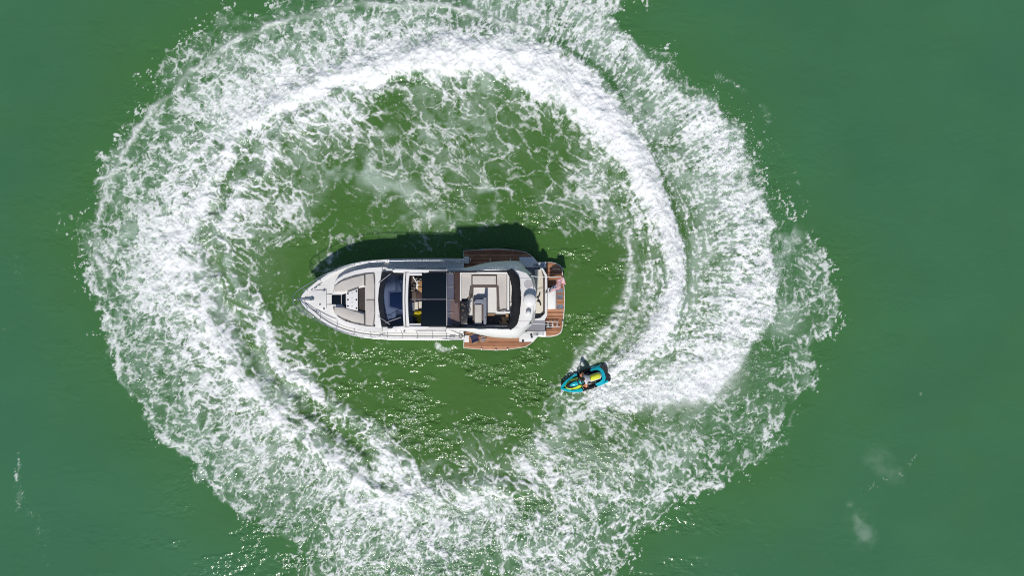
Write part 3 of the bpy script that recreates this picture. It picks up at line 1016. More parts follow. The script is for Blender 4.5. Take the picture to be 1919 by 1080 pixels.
# --- guard rails (top rail, middle wire, stanchions)
for sg in (-1, 1):
    xs_ = [566, 574, 587, 600, 615, 630, 660, 700, 760, 800, 840, 866]
    base = [P(x, CY + sg * (hw(x) - 3.2), zsheer(x) + .03) for x in xs_]
    topr = []
    for i, b_ in enumerate(base):
        q = b_.copy()
        q.z += .62 if i < 10 else (.6 if i == 10 else .12)
        if i < 5:
            q.x -= (.36, .28, .17, .08, .03)[i]
            q.y -= sg * (.02, .10, .10, .08, .05)[i]
        topr.append(q)
    nose = P(555.5, CY, 2.9)
    pth = [nose] + topr
    rail = tube('guard_rail', smoothpath([tuple(p) for p in pth], 5), .024, M['steel'], yacht)
    mid = [(Vector(b_) * .55 + Vector(t_) * .45) for b_, t_ in zip(base, topr)]
    tube('guard_wire', smoothpath([tuple(p) for p in [P(559, CY, 2.55)] + mid[:-1]], 4), .011, M['steel'], rail, 6)
    for x in (577, 602, 632, 666, 696, 727, 756, 784, 811, 838):
        b_ = P(x, CY + sg * (hw(x) - 3.2), zsheer(x) + .02)
        tp = min(smoothpath([tuple(p) for p in pth], 5), key=lambda q: (q - b_ - Vector((-.1, 0, .6))).length)
        tube('stanchion', [b_, tp], .017, M['steel'], rail, 6)

# --- cabin: sides, roof beams, windscreen
for f in (lambda q: q, mir):
    side = f([(722, 503.5), (760, 505.5), (838, 506), (990, 508), (990, 510.5), (838, 508.6), (760, 508.2), (724, 507)])
    cs = slab('cabin_side', side, 1.75, 3.0, M['gel'], yacht, .02)
    win = f([(765, 505.0), (850, 505.6), (850, 506.6), (765, 506.0)])
    slab('side_window', win, 2.25, 2.75, M['dglass'], cs, 0)
    slab('roof_beam', f([(735, 507), (741, 504.2), (760, 504.8), (842, 506.5), (842, 510.3), (757, 511.5), (738, 511)]), 2.92, 3.12, M['gel'], yacht, .03)
    tube('roof_handrail', [P(x, f([(0, 503)])[0][1], 3.0) for x in (782, 800, 820, 836)], .018, M['black'], yacht)
slab('cabin_sole', rect(722, 509, 862, 614), 1.2, 1.5, M['darkfloor'], yacht, 0)
FR = [(717, 509.5), (712.5, 526), (709.5, 543), (708, CY)]
FRONT = FR + mir(FR[:-1])[::-1]
BK = [(760, 511), (758, 526), (756.6, 543), (756, CY)]
BACK = BK + mir(BK[:-1])[::-1]
n_ = len(FRONT)


def ws(i, t, inset=0.0):
    """point of the raked windscreen surface: i along the curve, t from the foot to the roof"""
    a, b = FRONT[i], BACK[i]
    x = a[0] + t * (b[0] - a[0])
    y = a[1] + t * (b[1] - a[1])
    y = CY + (y - CY) * (1 - inset)
    z = 2.42 + .62 * t - .06 * t * (1 - t)
    return P(x, y, z)


bm = bmesh.new()
o1 = [ws(i, 0) for i in range(n_)] + [ws(i, 1) for i in range(n_)][::-1]
i1 = [ws(i, .20, .115) for i in range(n_)] + [ws(i, .955, .105) for i in range(n_)][::-1]
strip(bm, [[p - Vector((0, 0, .1)) for p in o1], o1, i1, [p - Vector((0, 0, .05)) for p in i1]], closed=True)
wsf = obj('windscreen_frame', bm, M['black'], yacht, True)
bm = bmesh.new()
strip(bm, [[ws(i, t, .112) - Vector((0, 0, .02)) for i in range(n_)] for t in (.19, .38, .57, .76, .96)])
obj('windscreen_glass', bm, WIND, wsf, 'all')
slab('dashboard', [(716, 514), (757, 514), (756, 610), (716, 610), (711, CY)], 1.7, 2.2, M['dash'], yacht, .02)
slab('dash_panel', [(728, 546), (758, 544), (758, 586), (728, 577)], 2.18, 2.235, M['dashl'], yacht, .01)
slab('dash_hatch', [(731, 549), (758, 547), (758, 582), (731, 574.5)], 2.2, 2.25, M['dashd'], yacht, .01)
slab('dash_trim', [(741, 513), (747, 513), (749, 530), (753, 545), (745, 545), (742, 530)], 2.18, 2.26, M['dashl'], yacht, .01)
slab('dash_hatch', [(724, 604), (757, 592), (757, 609), (728, 609)], 2.18, 2.24, M['dashd'], yacht, .01)
lathe('compass', P(752, 527, 2.3), [(.09, 2.2), (.09, 2.3), (.05, 2.34)], M['gel'], yacht, 14)
for a, b in (((732, 513.5, 2.85), (709.5, 531, 2.52)), ((709.5, 593, 2.52), (731, 608.5, 2.85)), ((723.5, 605, 2.72), (752, 595, 3.06))):
    tube('wiper', [P(*a), P(*b)], .018, M['dashl'], wsf, 6)
# bowed roof beam aft of the windscreen
AR = [(757.5, 509), (755.8, 530), (755.2, CY), (755.8, 593), (757.5, 614)]
AB = [(768, 614), (766, 593), (764.8, CY), (766, 530), (768, 509)]
slab('roof_arch', [(a, b) for a, b in smooth_line(AR, 4)] + [(a, b) for a, b in smooth_line(AB, 4)], 2.9, 3.12, M['gel'], yacht, .03)
bm = bmesh.new()
add_tube(bm, [P(x - .2, y, 3.125) for x, y in [(761.5, 511.5), (760.2, 530), (759.5, CY), (760.2, 593), (761.5, 611.5)]], .025, 6)
obj('roof_seal', bm, M['black'], yacht, 'all')
for y0, y1 in ((513, 516.5), (606.8, 609.5)):
    slab('sunroof_track', rect(766, y0, 842, y1), 2.85, 3.06, M['gel'], yacht, .01)
    slab('sunroof_seal', rect(766, y0 - 1.6 if y0 < 560 else y1 + .2, 792, y0 - .2 if y0 < 560 else y1 + 2), 2.9, 3.07, M['greyv'], yacht, 0)
for y0, y1 in ((511.5, 560.8), (562.0, 611)):
    gp = slab('sunroof_panel', [(791, y0), (838, y0), (838, y1), (791 - (2 if y0 > 560 else 0), y1)], 3.08, 3.14, M['dglass'], yacht, .01)
slab('panel_joint', rect(770, 560.9, 838, 561.9), 3.09, 3.13, M['dash'], yacht, 0)
for y in (509.8, 612.2):
    slab('sunroof_edge', rect(804, y - 1.4, 862, y + 1.2), 3.08, 3.15, M['black'], yacht, 0)

# --- saloon seen through the open roof
slab('saloon_locker', rect(767, 518, 778, 546), 1.5, 2.15, M['brown'], yacht, .02)
slab('saloon_table', [(783, 528), (792, 526), (791, 549), (784, 545)], 2.0, 2.12, M['wood'], yacht, .02)
slab('saloon_table', [(767, 547), (781, 547), (781, 564), (767, 564)], 2.0, 2.06, M['brown'], yacht, .02)
slab('saloon_counter', [(781, 547), (792, 549), (792, 563), (781, 563)], 1.9, 2.0, M['mauved'], yacht, .02)
slab('saloon_sofa', rect(777, 566, 784, 586), 1.5, 2.15, M['cream'], yacht, .05)
slab('saloon_sofa', rect(785, 565, 793, 581), 1.5, 2.05, M['cream'], yacht, .05)
slab('saloon_seat', rect(766, 567, 776, 584), 1.5, 2.1, M['greyv'], yacht, .05)
slab('saloon_seat', rect(766, 592, 775, 607), 1.5, 2.1, M['greyv'], yacht, .05)
slab('saloon_worktop', rect(777, 590, 797, 607), 1.5, 2.05, M['bluegrey'], yacht, .02)
for (x, y) in ((780, 602), (783, 605.5)):
    lathe('worktop_knob', P(x, y, 2.1), [(.07, 2.0), (.07, 2.1), (.03, 2.12)], M['black'], yacht, 10)
for k in range(5):
    slab('galley_bar', [(774 + k * 2.1, 519 + k * 3.2), (776 + k * 2.0, 518.4 + k * 3.2), (777 + k * 2.1, 522 + k * 3.2), (775 + k * 2.0, 523 + k * 3.2)], 2.12, 2.2, M['gel'], yacht, .01)
for x, y in ((781, 519), (786, 523), (772, 541), (776, 536), (788, 520)):
    lathe('galley_pot', P(x, y, 2.2), [(.11, 2.0), (.13, 2.25), (.1, 2.26), (.09, 2.1)], M['black'], yacht, 12)

# --- fly screen
slab('fly_screen', [(838.5, 512), (851, 512), (851, 611), (838.5, 611)], 3.05, 3.22, M['bluegrey'], yacht, .02, z1s=[3.16, 3.34, 3.34, 3.16])
slab('fly_screen', [(845, 561.5), (852.5, 561.5), (852.5, 611.5), (844, 611.5)], 3.1, 3.3, M['mauve'], yacht, .01, z1s=[3.27, 3.37, 3.37, 3.27])
slab('fly_screen_rim', [(852, 511), (863, 510.5), (863, 612.5), (852, 612)], 3.05, 3.45, M['mauved'], yacht, .02, z1s=[3.36, 3.52, 3.52, 3.36])
slab('fly_screen', [(852.6, 568), (859, 568), (862.5, 611), (852.6, 611)], 3.3, 3.5, M['mauve'], yacht, .0, z1s=[3.40, 3.49, 3.53, 3.40])
tube('screen_bar', [P(837.8, 511, 3.2), P(837.8, CY, 3.2), P(837.8, 611, 3.2)], .025, M['dashl'], yacht, 6)
for y in (512.5, 537, 561.5, 586, 609):
    tube('screen_stay', [P(838, y, 3.2), P(850, y, 3.4)], .016, M['dashl'], yacht, 6)

# --- flybridge shell: flared outside, raised coaming
LOW = [(836, 504.5), (856, 503.4), (872, 502), (886, 499), (900, 495), (915, 492), (930, 490), (955, 488.6), (972, 489.2), (980, 496), (987, 505), (996, 512), (1002, 524), (1005, 542), (1006, CY)]
UPP = [(838, 508.4), (856, 508.4), (872, 508.2), (886, 508), (900, 507.4), (915, 506.6), (930, 506), (950, 505.6), (958, 505.6), (966, 506.4), (974, 508), (986, 511.5), (996, 522), (1000.5, 542), (1001, CY)]
INN = [(838, 511), (856, 511), (872, 511), (886, 511), (900, 511), (915, 511), (930, 511), (944, 511), (953, 511.2), (957, 513), (961, 519), (963, 526), (965, 536), (966, 549), (966, CY)]
TP = [3.14, 3.25, 3.5, 3.62, 3.74, 3.82, 3.88, 3.9, 3.9, 3.88, 3.86, 3.84, 3.82, 3.8, 3.8]


def both(a):
    return a + [(x, 2 * CY - y) for x, y in a[:-1]][::-1]


lowp, upp, inn = both(LOW), both(UPP), both(INN)
tp = TP + TP[:-1][::-1]
bm = bmesh.new()
L0 = [P(x, y, 2.82) for x, y in lowp]
L1 = [P(x, y, 3.14) for x, y in lowp]
L2 = [P(x, y, z) for (x, y), z in zip(upp, tp)]
L3 = [P(x, y, z) for (x, y), z in zip(inn, tp)]
L4 = [Vector((p.x, p.y, 3.02)) for p in L3]
Lm = [(a * .45 + b * .55) + Vector((0, .05 if i < len(L1) // 2 else -.05, .02)) for i, (a, b) in enumerate(zip(L1, L2))]
strip(bm, [L0, L1, Lm, L2, L3, L4])
fly = obj('flybridge_shell', bm, M['gel'], yacht, True)
slab('overhang_soffit', lowp, 2.78, 2.86, M['gel'], yacht, 0)
slab('flybridge_floor', rect(860, 509, 966, 614), 2.9, 3.04, M['deck'], yacht, 0)
for f in (lambda q: q, mir):
    slab('coaming_trim', f([(838, 508.9), (930, 506.8), (950, 506.2), (956, 509), (952, 510.6), (930, 510.2), (838, 510.6)]), 3.9, 3.93, M['black'], fly, 0, z1s=[3.19, 3.90, 3.915, 3.915, 3.915, 3.905, 3.19])
tube('coaming_rail', smoothpath([tuple(P(x, y, z)) for x, y, z in ((885, 614.5, 3.72), (900, 616.8, 3.95), (930, 617.5, 4.0), (955, 616.6, 3.95))], 4), .022, M['steel'], fly, 6)
tube('coaming_rail', smoothpath([tuple(P(x, y, z)) for x, y, z in ((885, 508.5, 3.72), (900, 506.2, 3.95), (930, 505.5, 4.0), (955, 506.4, 3.95))], 4), .022, M['steel'], fly, 6)

# seating
slab('settee_base', [(864, 513), (951.5, 513), (951.5, 582), (931.2, 582), (931.2, 538.5), (886.5, 538.5), (886.5, 555.5), (878, 563.5), (864, 563.5)], 3.0, 3.36, M['brown'], yacht, .02)
slab('settee_back', rect(862.5, 511, 953.5, 513.8), 3.0, 3.72, M['gel'], yacht, .03)
slab('settee_back', rect(951, 513.8, 955, 583), 3.0, 3.66, M['gel'], yacht, .03)
slab('settee_back', rect(862.5, 513.8, 865.4, 564), 3.0, 3.66, M['gel'], yacht, .03)
for pts in ([(866, 514.6), (884, 514.6), (884, 534.4), (880.2, 536), (880.2, 554), (873.5, 561), (866, 561)], rrect(886, 517.3, 930, 533.4, 1.2, 2),
            [(932, 514.6), (950, 514.6), (950, 580.6), (936, 580.6), (936, 534.4), (932, 534.4)]):
    slab('settee_cushion', pts, 3.34, 3.52, M['cush'], yacht, .03)
slab('helm_bench', rrect(886, 562.5, 911, 608.5, 2, 2), 3.0, 3.44, M['brown'], yacht, .02)
slab('helm_bench_shade', [(888.5, 566), (893, 561.5), (907, 561.5), (907, 571), (888.5, 571)], 3.4, 3.5, M['greyv'], yacht, .03)  # blue-grey slab: shadow on the end of the helm seat, put in as colour
slab('helm_cushion', rect(890, 571.4, 903.2, 608), 3.42, 3.6, M['cush'], yacht, .03)
slab('helm_backrest', rrect(906.5, 557.5, 912, 608, 1.8, 3), 3.0, 3.85, M['greyv'], yacht, .03)
con = slab('helm_console', [(863.5, 565.5), (874, 565.5), (876, 571), (877.5, 590), (877, 608), (863.5, 608)], 3.0, 3.78, M['black'], yacht, .05)
for x, y, r_ in ((867, 571, .09), (871, 574, .06), (868, 582, .08), (872, 590, .05), (867, 595, .08), (870, 604, .06)):
    lathe('gauge', P(x, y, 3.8), [(r_ * .8, 3.77), (r_ * .8, 3.80), (r_ * .6, 3.802), (r_ * .5, 3.79)], M['brown'], con, 12)
c = P(879.5, 580, 3.86)
wheel = tube('steering_wheel', torus_pts(c, (0, 1, 0), (.42, 0, .9), .19, 18), .02, M['black'], yacht, 6)
for a in (90, 210, 330):
    tube('wheel_spoke', [c, c + Vector((0, 1, 0)) * .19 * math.cos(R(a)) + Vector((.42, 0, .9)) * .19 * math.sin(R(a))], .014, M['steel'], wheel, 6)
c = P(881.5, 566, 3.7)
tube('grab_hoop', torus_pts(c, (0, 1, 0), (.2, 0, .95), .16, 14), .015, M['steel'], yacht, 6)
slab('console_step', rect(877, 596, 886, 608.5), 3.03, 3.1, M['black'], yacht, 0)
# stairway down to the cockpit
slab('stairwell', [(912.4, 589), (956.5, 589), (956.5, 609), (912.4, 609)], 3.03, 3.06, M['darkfloor'], yacht, 0)
slab('stair_step', [(912.6, 588.4), (929, 588.4), (926, 592), (912.6, 592)], 3.05, 3.12, M['wood'], yacht, .01)
slab('stair_step', [(940, 595), (948, 594.6), (950, 606), (956, 606), (956, 608.6), (936, 608.6), (942, 605)], 3.05, 3.16, M['tan'], yacht, .01)
slab('stair_step', [(948.5, 589.5), (954, 589), (954, 601), (948.5, 601)], 3.05, 3.2, M['tan'], yacht, .01)
slab('stair_step', [(935, 600), (939.5, 604), (940, 606.5), (936, 604)], 3.05, 3.14, M['tan'], yacht, .01)
tube('stair_rail', [P(933, 583.4, 3.6), P(945, 584, 3.7), P(957, 583, 3.7)], .025, M['steel'], yacht, 6)
slab('stair_gate', rect(931.2, 582.6, 956.5, 587.8), 3.03, 3.4, M['gel'], yacht, .02)
tube('stair_post', [P(909.5, 607, 3.05), P(909.5, 596, 3.95)], .02, M['steel'], yacht, 6)

# folded sun awning across the aft end
bm = bmesh.new()
path = smoothpath([(954.5, 506.5, 4.0), (959, 513, 4.02), (964, 524, 4.05), (967, 540, 4.07), (968, CY, 4.08), (967.3, 584, 4.07), (964.5, 600, 4.05), (959, 609.5, 4.02), (953, 614, 4.0)], 8)
rings = []
nr = 14
for i, (x, y, z) in enumerate(path):
    u = i / (len(path) - 1)
    wpx = 8.2 * (0.55 + .45 * math.sin(math.pi * min(1, max(0, u))) ** .5)
    t = path[min(i + 1, len(path) - 1)] - path[max(i - 1, 0)]
    nrm = Vector((t.y, -t.x, 0)).normalized()
    ring = []
    for k in range(nr):
        a = 2 * math.pi * k / nr
        jig = 1 + .14 * math.sin(3 * a + u * 7) + .10 * math.sin(5 * a - u * 17) + random.uniform(-.05, .05)
        ca, sa = math.cos(a) * jig, math.sin(a) * jig
        q = P(x + nrm.x * ca * wpx, y + nrm.y * ca * wpx, z)
        q.z = z + sa * .17
        ring.append(bm.verts.new(q))
    rings.append(ring)
for a, b in zip(rings, rings[1:]):
    for k in range(nr):
        bm.faces.new((a[k], a[(k + 1) % nr], b[(k + 1) % nr], b[k]))
bm.faces.new(rings[0][::-1])
bm.faces.new(rings[-1])
obj('folded_awning', bm, M['canvas'], yacht, 'all')
# aft deck of the flybridge (between awning and overhang edge) with its domes and aerials
AFT = [(960, 507.5), (975, 508), (987, 512), (996, 522.5), (1000.6, 542), (1001.2, CY)]
aft = both(AFT)
slab('radar_platform', aft, 3.7, 3.86, M['gel'], yacht, .02)
slab('radar_platform_edge', [(1001, 536), (1005, 543), (1006, CY), (1005, 580), (1001, 587)], 3.0, 3.80, M['gel'], yacht, .05)
for y in (521.5, 602.5):
    slab('platform_seam', rect(972, y - .3, 1000 if y > 560 else 996, y + .3), 3.85, 3.864, M['dash'], yacht, 0)
lathe('radar_dome', P(993.2, 563, 4.2), [(.15, 3.84), (.15, 4.08), (.33, 4.12), (.36, 4.2), (.34, 4.3), (.25, 4.37), (.1, 4.4)], M['gel'], yacht, 28)
lathe('satellite_dome', P(990.8, 586.5, 4.0), [(.13, 3.84), (.145, 3.95), (.14, 4.06), (.09, 4.13), (.03, 4.15)], M['gel'], yacht, 18)
lathe('hatch_ring', P(990.5, 532.5, 3.86), [(.24, 3.85), (.24, 3.868), (.215, 3.868), (.21, 3.862)], M['dashl'], yacht, 22)
for y0, y1 in ((516, 519.5), (606, 609.5)):
    bm = bmesh.new()
    a = P(994.5, y0 if y0 < 560 else y0, 3.9)
    add_tube(bm, [a, P(1003 if y0 < 560 else 1002, y1 - 1 if y0 < 560 else 607, 4.0), P(1054 if y0 < 560 else 1038, y1 if y0 < 560 else 609, 4.55)], [.03, .022, .012], 6)
    obj('whip_aerial', bm, M['gel'], yacht, 'all')
    slab('aerial_mount', [(992, y0 + 1.6), (995, y0 - 2), (997, y0 - 1.2), (994, y0 + 2.4)], 3.85, 3.95, M['black'], yacht, .01)

# --- cockpit, transom bench, steps
slab('cockpit_sole', [(950, 503), (1022, 503), (1022, 620), (950, 620)], .5, .93, M['dash'], yacht, 0)
slab('transom_bench', [(1003, 505.5), (1014.5, 505), (1020.5, 516), (1020.5, 588), (1003, 588)], .9, 1.38, M['cream'], yacht, .04)
slab('transom_backrest', [(1014.8, 505), (1017, 505), (1022.2, 516), (1022.2, 590), (1018.6, 590), (1018.6, 517)], .9, 1.68, M['brown'], yacht, .03)
slab('transom', [(1013, 502.6), (1018, 502.6), (1026, 516), (1026.4, CY), (1026, 592), (1021, 600.5), (1003, 600.5), (1003, 597), (1014, 597), (1022.8, 588), (1022.8, 518), (1016.5, 505.2), (1013, 505.2)], .5, 1.74, M['gel'], yacht, .03)
slab('bench_locker', [(1003, 589), (1012, 589), (1012, 597), (1003, 597)], .9, 1.35, M['greyv'], yacht, .02)
slab('bench_locker', [(1012.6, 589), (1018.5, 589), (1014.5, 597), (1012.6, 597)], .9, 1.33, M['cush'], yacht, .02)
for c_ in ((1007.5, 556), (1009, 567)):
    bm = bmesh.new()
    s_ = 1 if c_[1] < 560 else -1
    add_tube(bm, [P(c_[0] - 2, c_[1] + 2.5 * s_, 1.42), P(c_[0] + 2.6, c_[1] + 1 * s_, 1.5), P(c_[0] + 5, c_[1] - 6 * s_, 1.5)], .035, 6)
    add_tube(bm, [P(c_[0] + 2.6, c_[1] + 1 * s_, 1.5), P(c_[0] + 1, c_[1] + 5 * s_, 1.42)], .025, 6)
    obj('bench_handle', bm, M['black'], yacht, 'all')
for f in (lambda q: q, mir):
    st = slab('boarding_step', f([(988, 493.5), (1022, 491), (1024, 491), (1024, 502), (988, 502)]), .5, .98, M['gel'], yacht, .02)
    for k in range(9):
        x = 1000.5 + k * 2.2
        slab('grating_bar', f(rect(x, 493.8, x + 1.2, 500.4)), .97, 1.0, M['grate'], st, 0)
slab('garage_door', rrect(1026.8, 540, 1042, 579.5, 1.2, 2), .42, 1.12, M['gel'], yacht, .03)
slab('garage_rim', rect(1042.2, 541, 1043.4, 579), .42, 1.0, M['dash'], yacht, 0)
tube('stern_light', [P(1023.2, 549.5, 1.75), P(1025.4, 546.5, 1.9)], .03, M['black'], yacht, 6)

# --- swim platform
SW = [(1020, 491), (1034, 491.4), (1044, 493.5), (1051, 497.5), (1054, 503), (1056.5, 520), (1058.6, 545), (1059, CY)]
sw = both(SW)
plat = slab('swim_platform', sw, .16, .40, M['gel'], yacht, .02)
swt = [(1021 if x <= 1020 else CYX, y) for x, y, CYX in [(x, CY + (y - CY) * .982, x - 1.2) for x, y in sw]]
slab('platform_bed', swt, .38, .412, M['caulk'], plat, 0)
planks(swt, .40, .432, 3.3, TEAKS, plat)
for y0, y1 in ((541, 549), (552.5, 561), (571, 579.5)):
    gr_ = slab('slatted_step', rect(1044.8, y0, 1055.5, y1), .43, .437, M['rope'], plat, 0)
    for k in range(4):
        yy = y0 + .5 + k * (y1 - y0 - .5) / 4
        slab('slat', rect(1045, yy, 1055.3, yy + 1.2), .434, .452, M['grate'], gr_, 0)
for y, x1 in ((504.5, 1052), (520, 1055)):
    tube('platform_rail', [P(1036, y + (1 if y < 510 else 0), .45), P(1036, y, .75), P(x1 - 2, y, .75), P(x1 - 2, y, .45)], .02, M['steel'], plat, 6)
lad = tube('boarding_ladder', [P(1008, 603, .6), P(1047, 603, .62)], .024, M['gel'], plat, 6)
tube('ladder_rail', [P(1008, 613, .6), P(1050, 613.4, .62)], .024, M['gel'], lad, 6)
for x in (1018, 1027.5, 1036.5, 1044.5):
    tube('ladder_rung', [P(x, 603, .6), P(x, 613, .6)], .024, M['gel'], lad, 6)
for x, y in ((1054.6, 503), (1057, 520), (1056, 602)):
    lathe('platform_cleat', P(x - 1, y, .4), [(.06, .4), (.06, .5), (.03, .52)], M['steel'], plat, 8)

# --- fold-down side terraces
TB = [(869, 634), (869, 653), (886, 654.6), (905, 656), (930, 657.4), (950, 656.2), (968, 653.8), (985, 651), (992, 647), (1000, 641), (1010, 629.5), (1010, 622), (869, 622)]
for f in (lambda q: q, mir):
    pl = f(TB)
    ter = slab('side_terrace', pl, .80, .95, M['gel'], yacht, .015)
    cyy = sum(p[1] for p in pl) / len(pl)
    inn_ = f([(870, 622.5), (870, 652.3), (886, 653.9), (905, 655.2), (930, 656.6), (950, 655.4), (968, 653.1), (984.6, 650.2), (991.4, 646.4), (998, 641.5), (973.5, 641.5), (973.5, 622.5)])
    slab('terrace_bed', inn_, .94, .957, M['caulk'], ter, 0)
    pa = f([(870, 622.6), (870, 652.2), (886, 653.8), (905, 655.1), (930, 656.5), (950, 655.3), (968, 653.0), (984.5, 650.1), (991.3, 646.3), (997.8, 641.6), (973.4, 641.6), (973.4, 622.6)])
    planks(pa, .955, .975, 3.3, TEAKS, ter)
    slab('terrace_panel', f([(974, 624), (1009, 624), (1009, 629.6), (999.4, 641), (974, 641)]), .94, 1.0, M['gel'], ter, .015)
    for x, y in ((980.5, 639.5), (996, 628), (997, 632)):
        lathe('terrace_fitting', P(x, y, 1.0), [(.07, .98), (.07, 1.06), (.04, 1.07)], M['dash'], ter, 8)
    slab('terrace_step', f(rect(870.5, 628.5, 879.5, 642)), .97, 1.06, M['gel'], ter, .02)
    for x in (903, 930, 952):
        y = float(np.interp(x, [905, 930, 950], [655, 656.6, 655.4])) - 1
        lathe('terrace_cleat', P(x, f([(0, y)])[0][1], 1.0), [(.045, .96), (.045, 1.05), (.02, 1.06)], M['steel'], ter, 8)
tube('rail_loop', torus_pts(P(864.5, 629.5, 2.0), (1, 0, 0), (0, 1, .3), .11, 14), .018, M['black'], yacht, 6)
for x in (882, 919, 957):
    tube('terrace_strut', [P(x, 491, .98), P(x, 485, 1.35)], .03, M['gel'], yacht, 6)

# ================================================================== loose things on the yacht
def flag_material():
    m = NT('flag_cloth')
    u, v = m.attr('fu'), m.attr('fv')
    stripe = m.math('LESS_THAN', m.math('FRACT', m.math('MULTIPLY', v, 6.5)), .5)
    col = m.mix(stripe, (.72, .70, .70), (.46, .012, .035))
    can = m.math('MULTIPLY', m.math('LESS_THAN', u, .42), m.math('GREATER_THAN', v, .462))
    su = m.math('SUBTRACT', m.math('FRACT', m.math('MULTIPLY', u, 14.0)), .5)
    sv = m.math('SUBTRACT', m.math('FRACT', m.math('MULTIPLY', v, 9.0)), .5)
    star = m.math('LESS_THAN', m.math('ADD', m.math('MULTIPLY', su, su), m.math('MULTIPLY', sv, sv)), .05)
    col = m.mix(can, col, m.mix(star, (.015, .025, .10), (.75, .75, .75)))
    m.set(color=col, rough=.8, spec=.2)
    return m.m


flag = root('ensign_flag', P(1026, 549, 1.3), 'red and white striped flag with blue starry corner waving over the stern platform', 'flag')
hoist0, hoist1 = P(1028.6, 547.4, 1.75), P(1031.0, 545.4, 2.30)
tube('staff', [P(1026, 549, 1.3), hoist0, hoist1 + Vector((.02, .02, .06))], .02, M['steel'], flag, 8)
bm = bmesh.new()
NU, NV = 28, 14
flyd = (P(1060, 525, 2.0) - P(1031, 545, 2.0))
fdir = flyd.normalized()
perp = Vector((-fdir.y, fdir.x, 0))
grid = []
for i in range(NU + 1):
    u = i / NU
    row = []
    for j in range(NV + 1):
        v = j / NV
        p = hoist0.lerp(hoist1, v) + flyd * u * (1.0 + .04 * v)
        lean = (.16 + .26 * u) * (v - .5)
        wav = .10 * u ** .6 * math.sin(u * 9.0 + v * 1.5) + .05 * math.sin(u * 17 - v * 3) * u
        p = p + perp * (wav + lean * 1.15)
        p.z -= .34 * u + .06 * math.sin(u * 7 + 1)
        row.append(bm.verts.new(p))
    grid.append(row)
for i in range(NU):
    for j in range(NV):
        bm.faces.new((grid[i][j], grid[i + 1][j], grid[i + 1][j + 1], grid[i][j + 1]))
bm.verts.index_update()
uv = [(i / NU, j / NV) for i in range(NU + 1) for j in range(NV + 1)]
fo = obj('cloth', bm, flag_material(), flag, 'all')
a1 = fo.data.attributes.new('fu', 'FLOAT', 'POINT')
a1.data.foreach_set('value', [q[0] for q in uv])
a2 = fo.data.attributes.new('fv', 'FLOAT', 'POINT')
a2.data.foreach_set('value', [q[1] for q in uv])
sm = fo.modifiers.new('thickness', 'SOLIDIFY')
sm.thickness = .004


def folding_chair(px, py, z, ang, label):
    o0 = P(px, py, z)
    t = root('folding_chair', o0, label, 'chair', 'folding seats on the sunlit side terrace')
    ca, sa = math.cos(ang), math.sin(ang)

    def L(x, y, zz):
        return Vector((o0.x + x * ca - y * sa, o0.y + x * sa + y * ca, z + zz))
    for s_ in (-1, 1):
        for a, b in (((-.21, .24 * s_, 0), (.2, .24 * s_, .44)), ((.21, .24 * s_, 0), (-.2, .24 * s_, .44))):
            tube('leg', [L(*a), L(*b)], .018, M['tan'], t, 6)
        tube('armrest', [L(-.22, .26 * s_, .62), L(.22, .26 * s_, .62)], .024, M['tan'], t, 6)
        tube('back_post', [L(-.2, .24 * s_, .40), L(-.27, .24 * s_, .86)], .018, M['tan'], t, 6)
        tube('arm_post', [L(.2, .25 * s_, .42), L(.2, .26 * s_, .62)], .016, M['tan'], t, 6)
    bm = bmesh.new()
    rows = []
    for k in range(7):
        u = k / 6
        rows.append([L(-.2 + .4 * u, -.23 + .46 * q / 4, .445 - .05 * math.sin(math.pi * q / 4)) for q in range(5)])
    strip(bm, rows)
    o = obj('seat', bm, M['navy'], t, 'all')
    o.modifiers.new('thickness', 'SOLIDIFY').thickness = .012
    bm = bmesh.new()
    rows = []
    for k in range(5):
        u = k / 4
        rows.append([L(-.22 - .05 * u, -.23 + .46 * q / 4, .58 + .26 * u) + Vector((-.03 * ca, -.03 * sa, 0)) * math.sin(math.pi * q / 4) for q in range(5)])
    strip(bm, rows)
    o = obj('backrest', bm, M['navy'], t, 'all')
    o.modifiers.new('thickness', 'SOLIDIFY').thickness = .012
    return t


folding_chair(890, 633.5, .976, R(200), 'navy fabric folding chair with tan wooden frame on the sunlit teak side terrace')
# small stool with crossed legs beside it
o0 = P(907, 635.5, .976)
st = root('folding_stool', o0, 'low folding stool with crossed pale legs beside the navy chair on the teak terrace', 'stool', 'folding seats on the sunlit side terrace')
for s_ in (-1, 1):
    for k in (-1, 1):
        bm = bmesh.new()
        add_tube(bm, [o0 + Vector((.17 * k, .15 * s_, 0)), o0 + Vector((-.16 * k, .15 * s_ * .8, .36))], .02, 6)
        obj('leg', bm, M['gel'] if k > 0 else M['tan'], st, 'all')
for k in (-1, 1):
    tube('seat_bar', [o0 + Vector((.16 * k, -.15, .36)), o0 + Vector((.16 * k, .15, .36))], .018, M['tan'], st, 6)
bm = bmesh.new()
strip(bm, [[o0 + Vector((-.15 + .3 * q / 4, -.06 + .12 * k, .352 - .05 * math.sin(math.pi * q / 4))) for q in range(5)] for k in range(2)])
o = obj('seat', bm, M['dash'], st, 'all')
o.modifiers.new('thickness', 'SOLIDIFY').thickness = .01

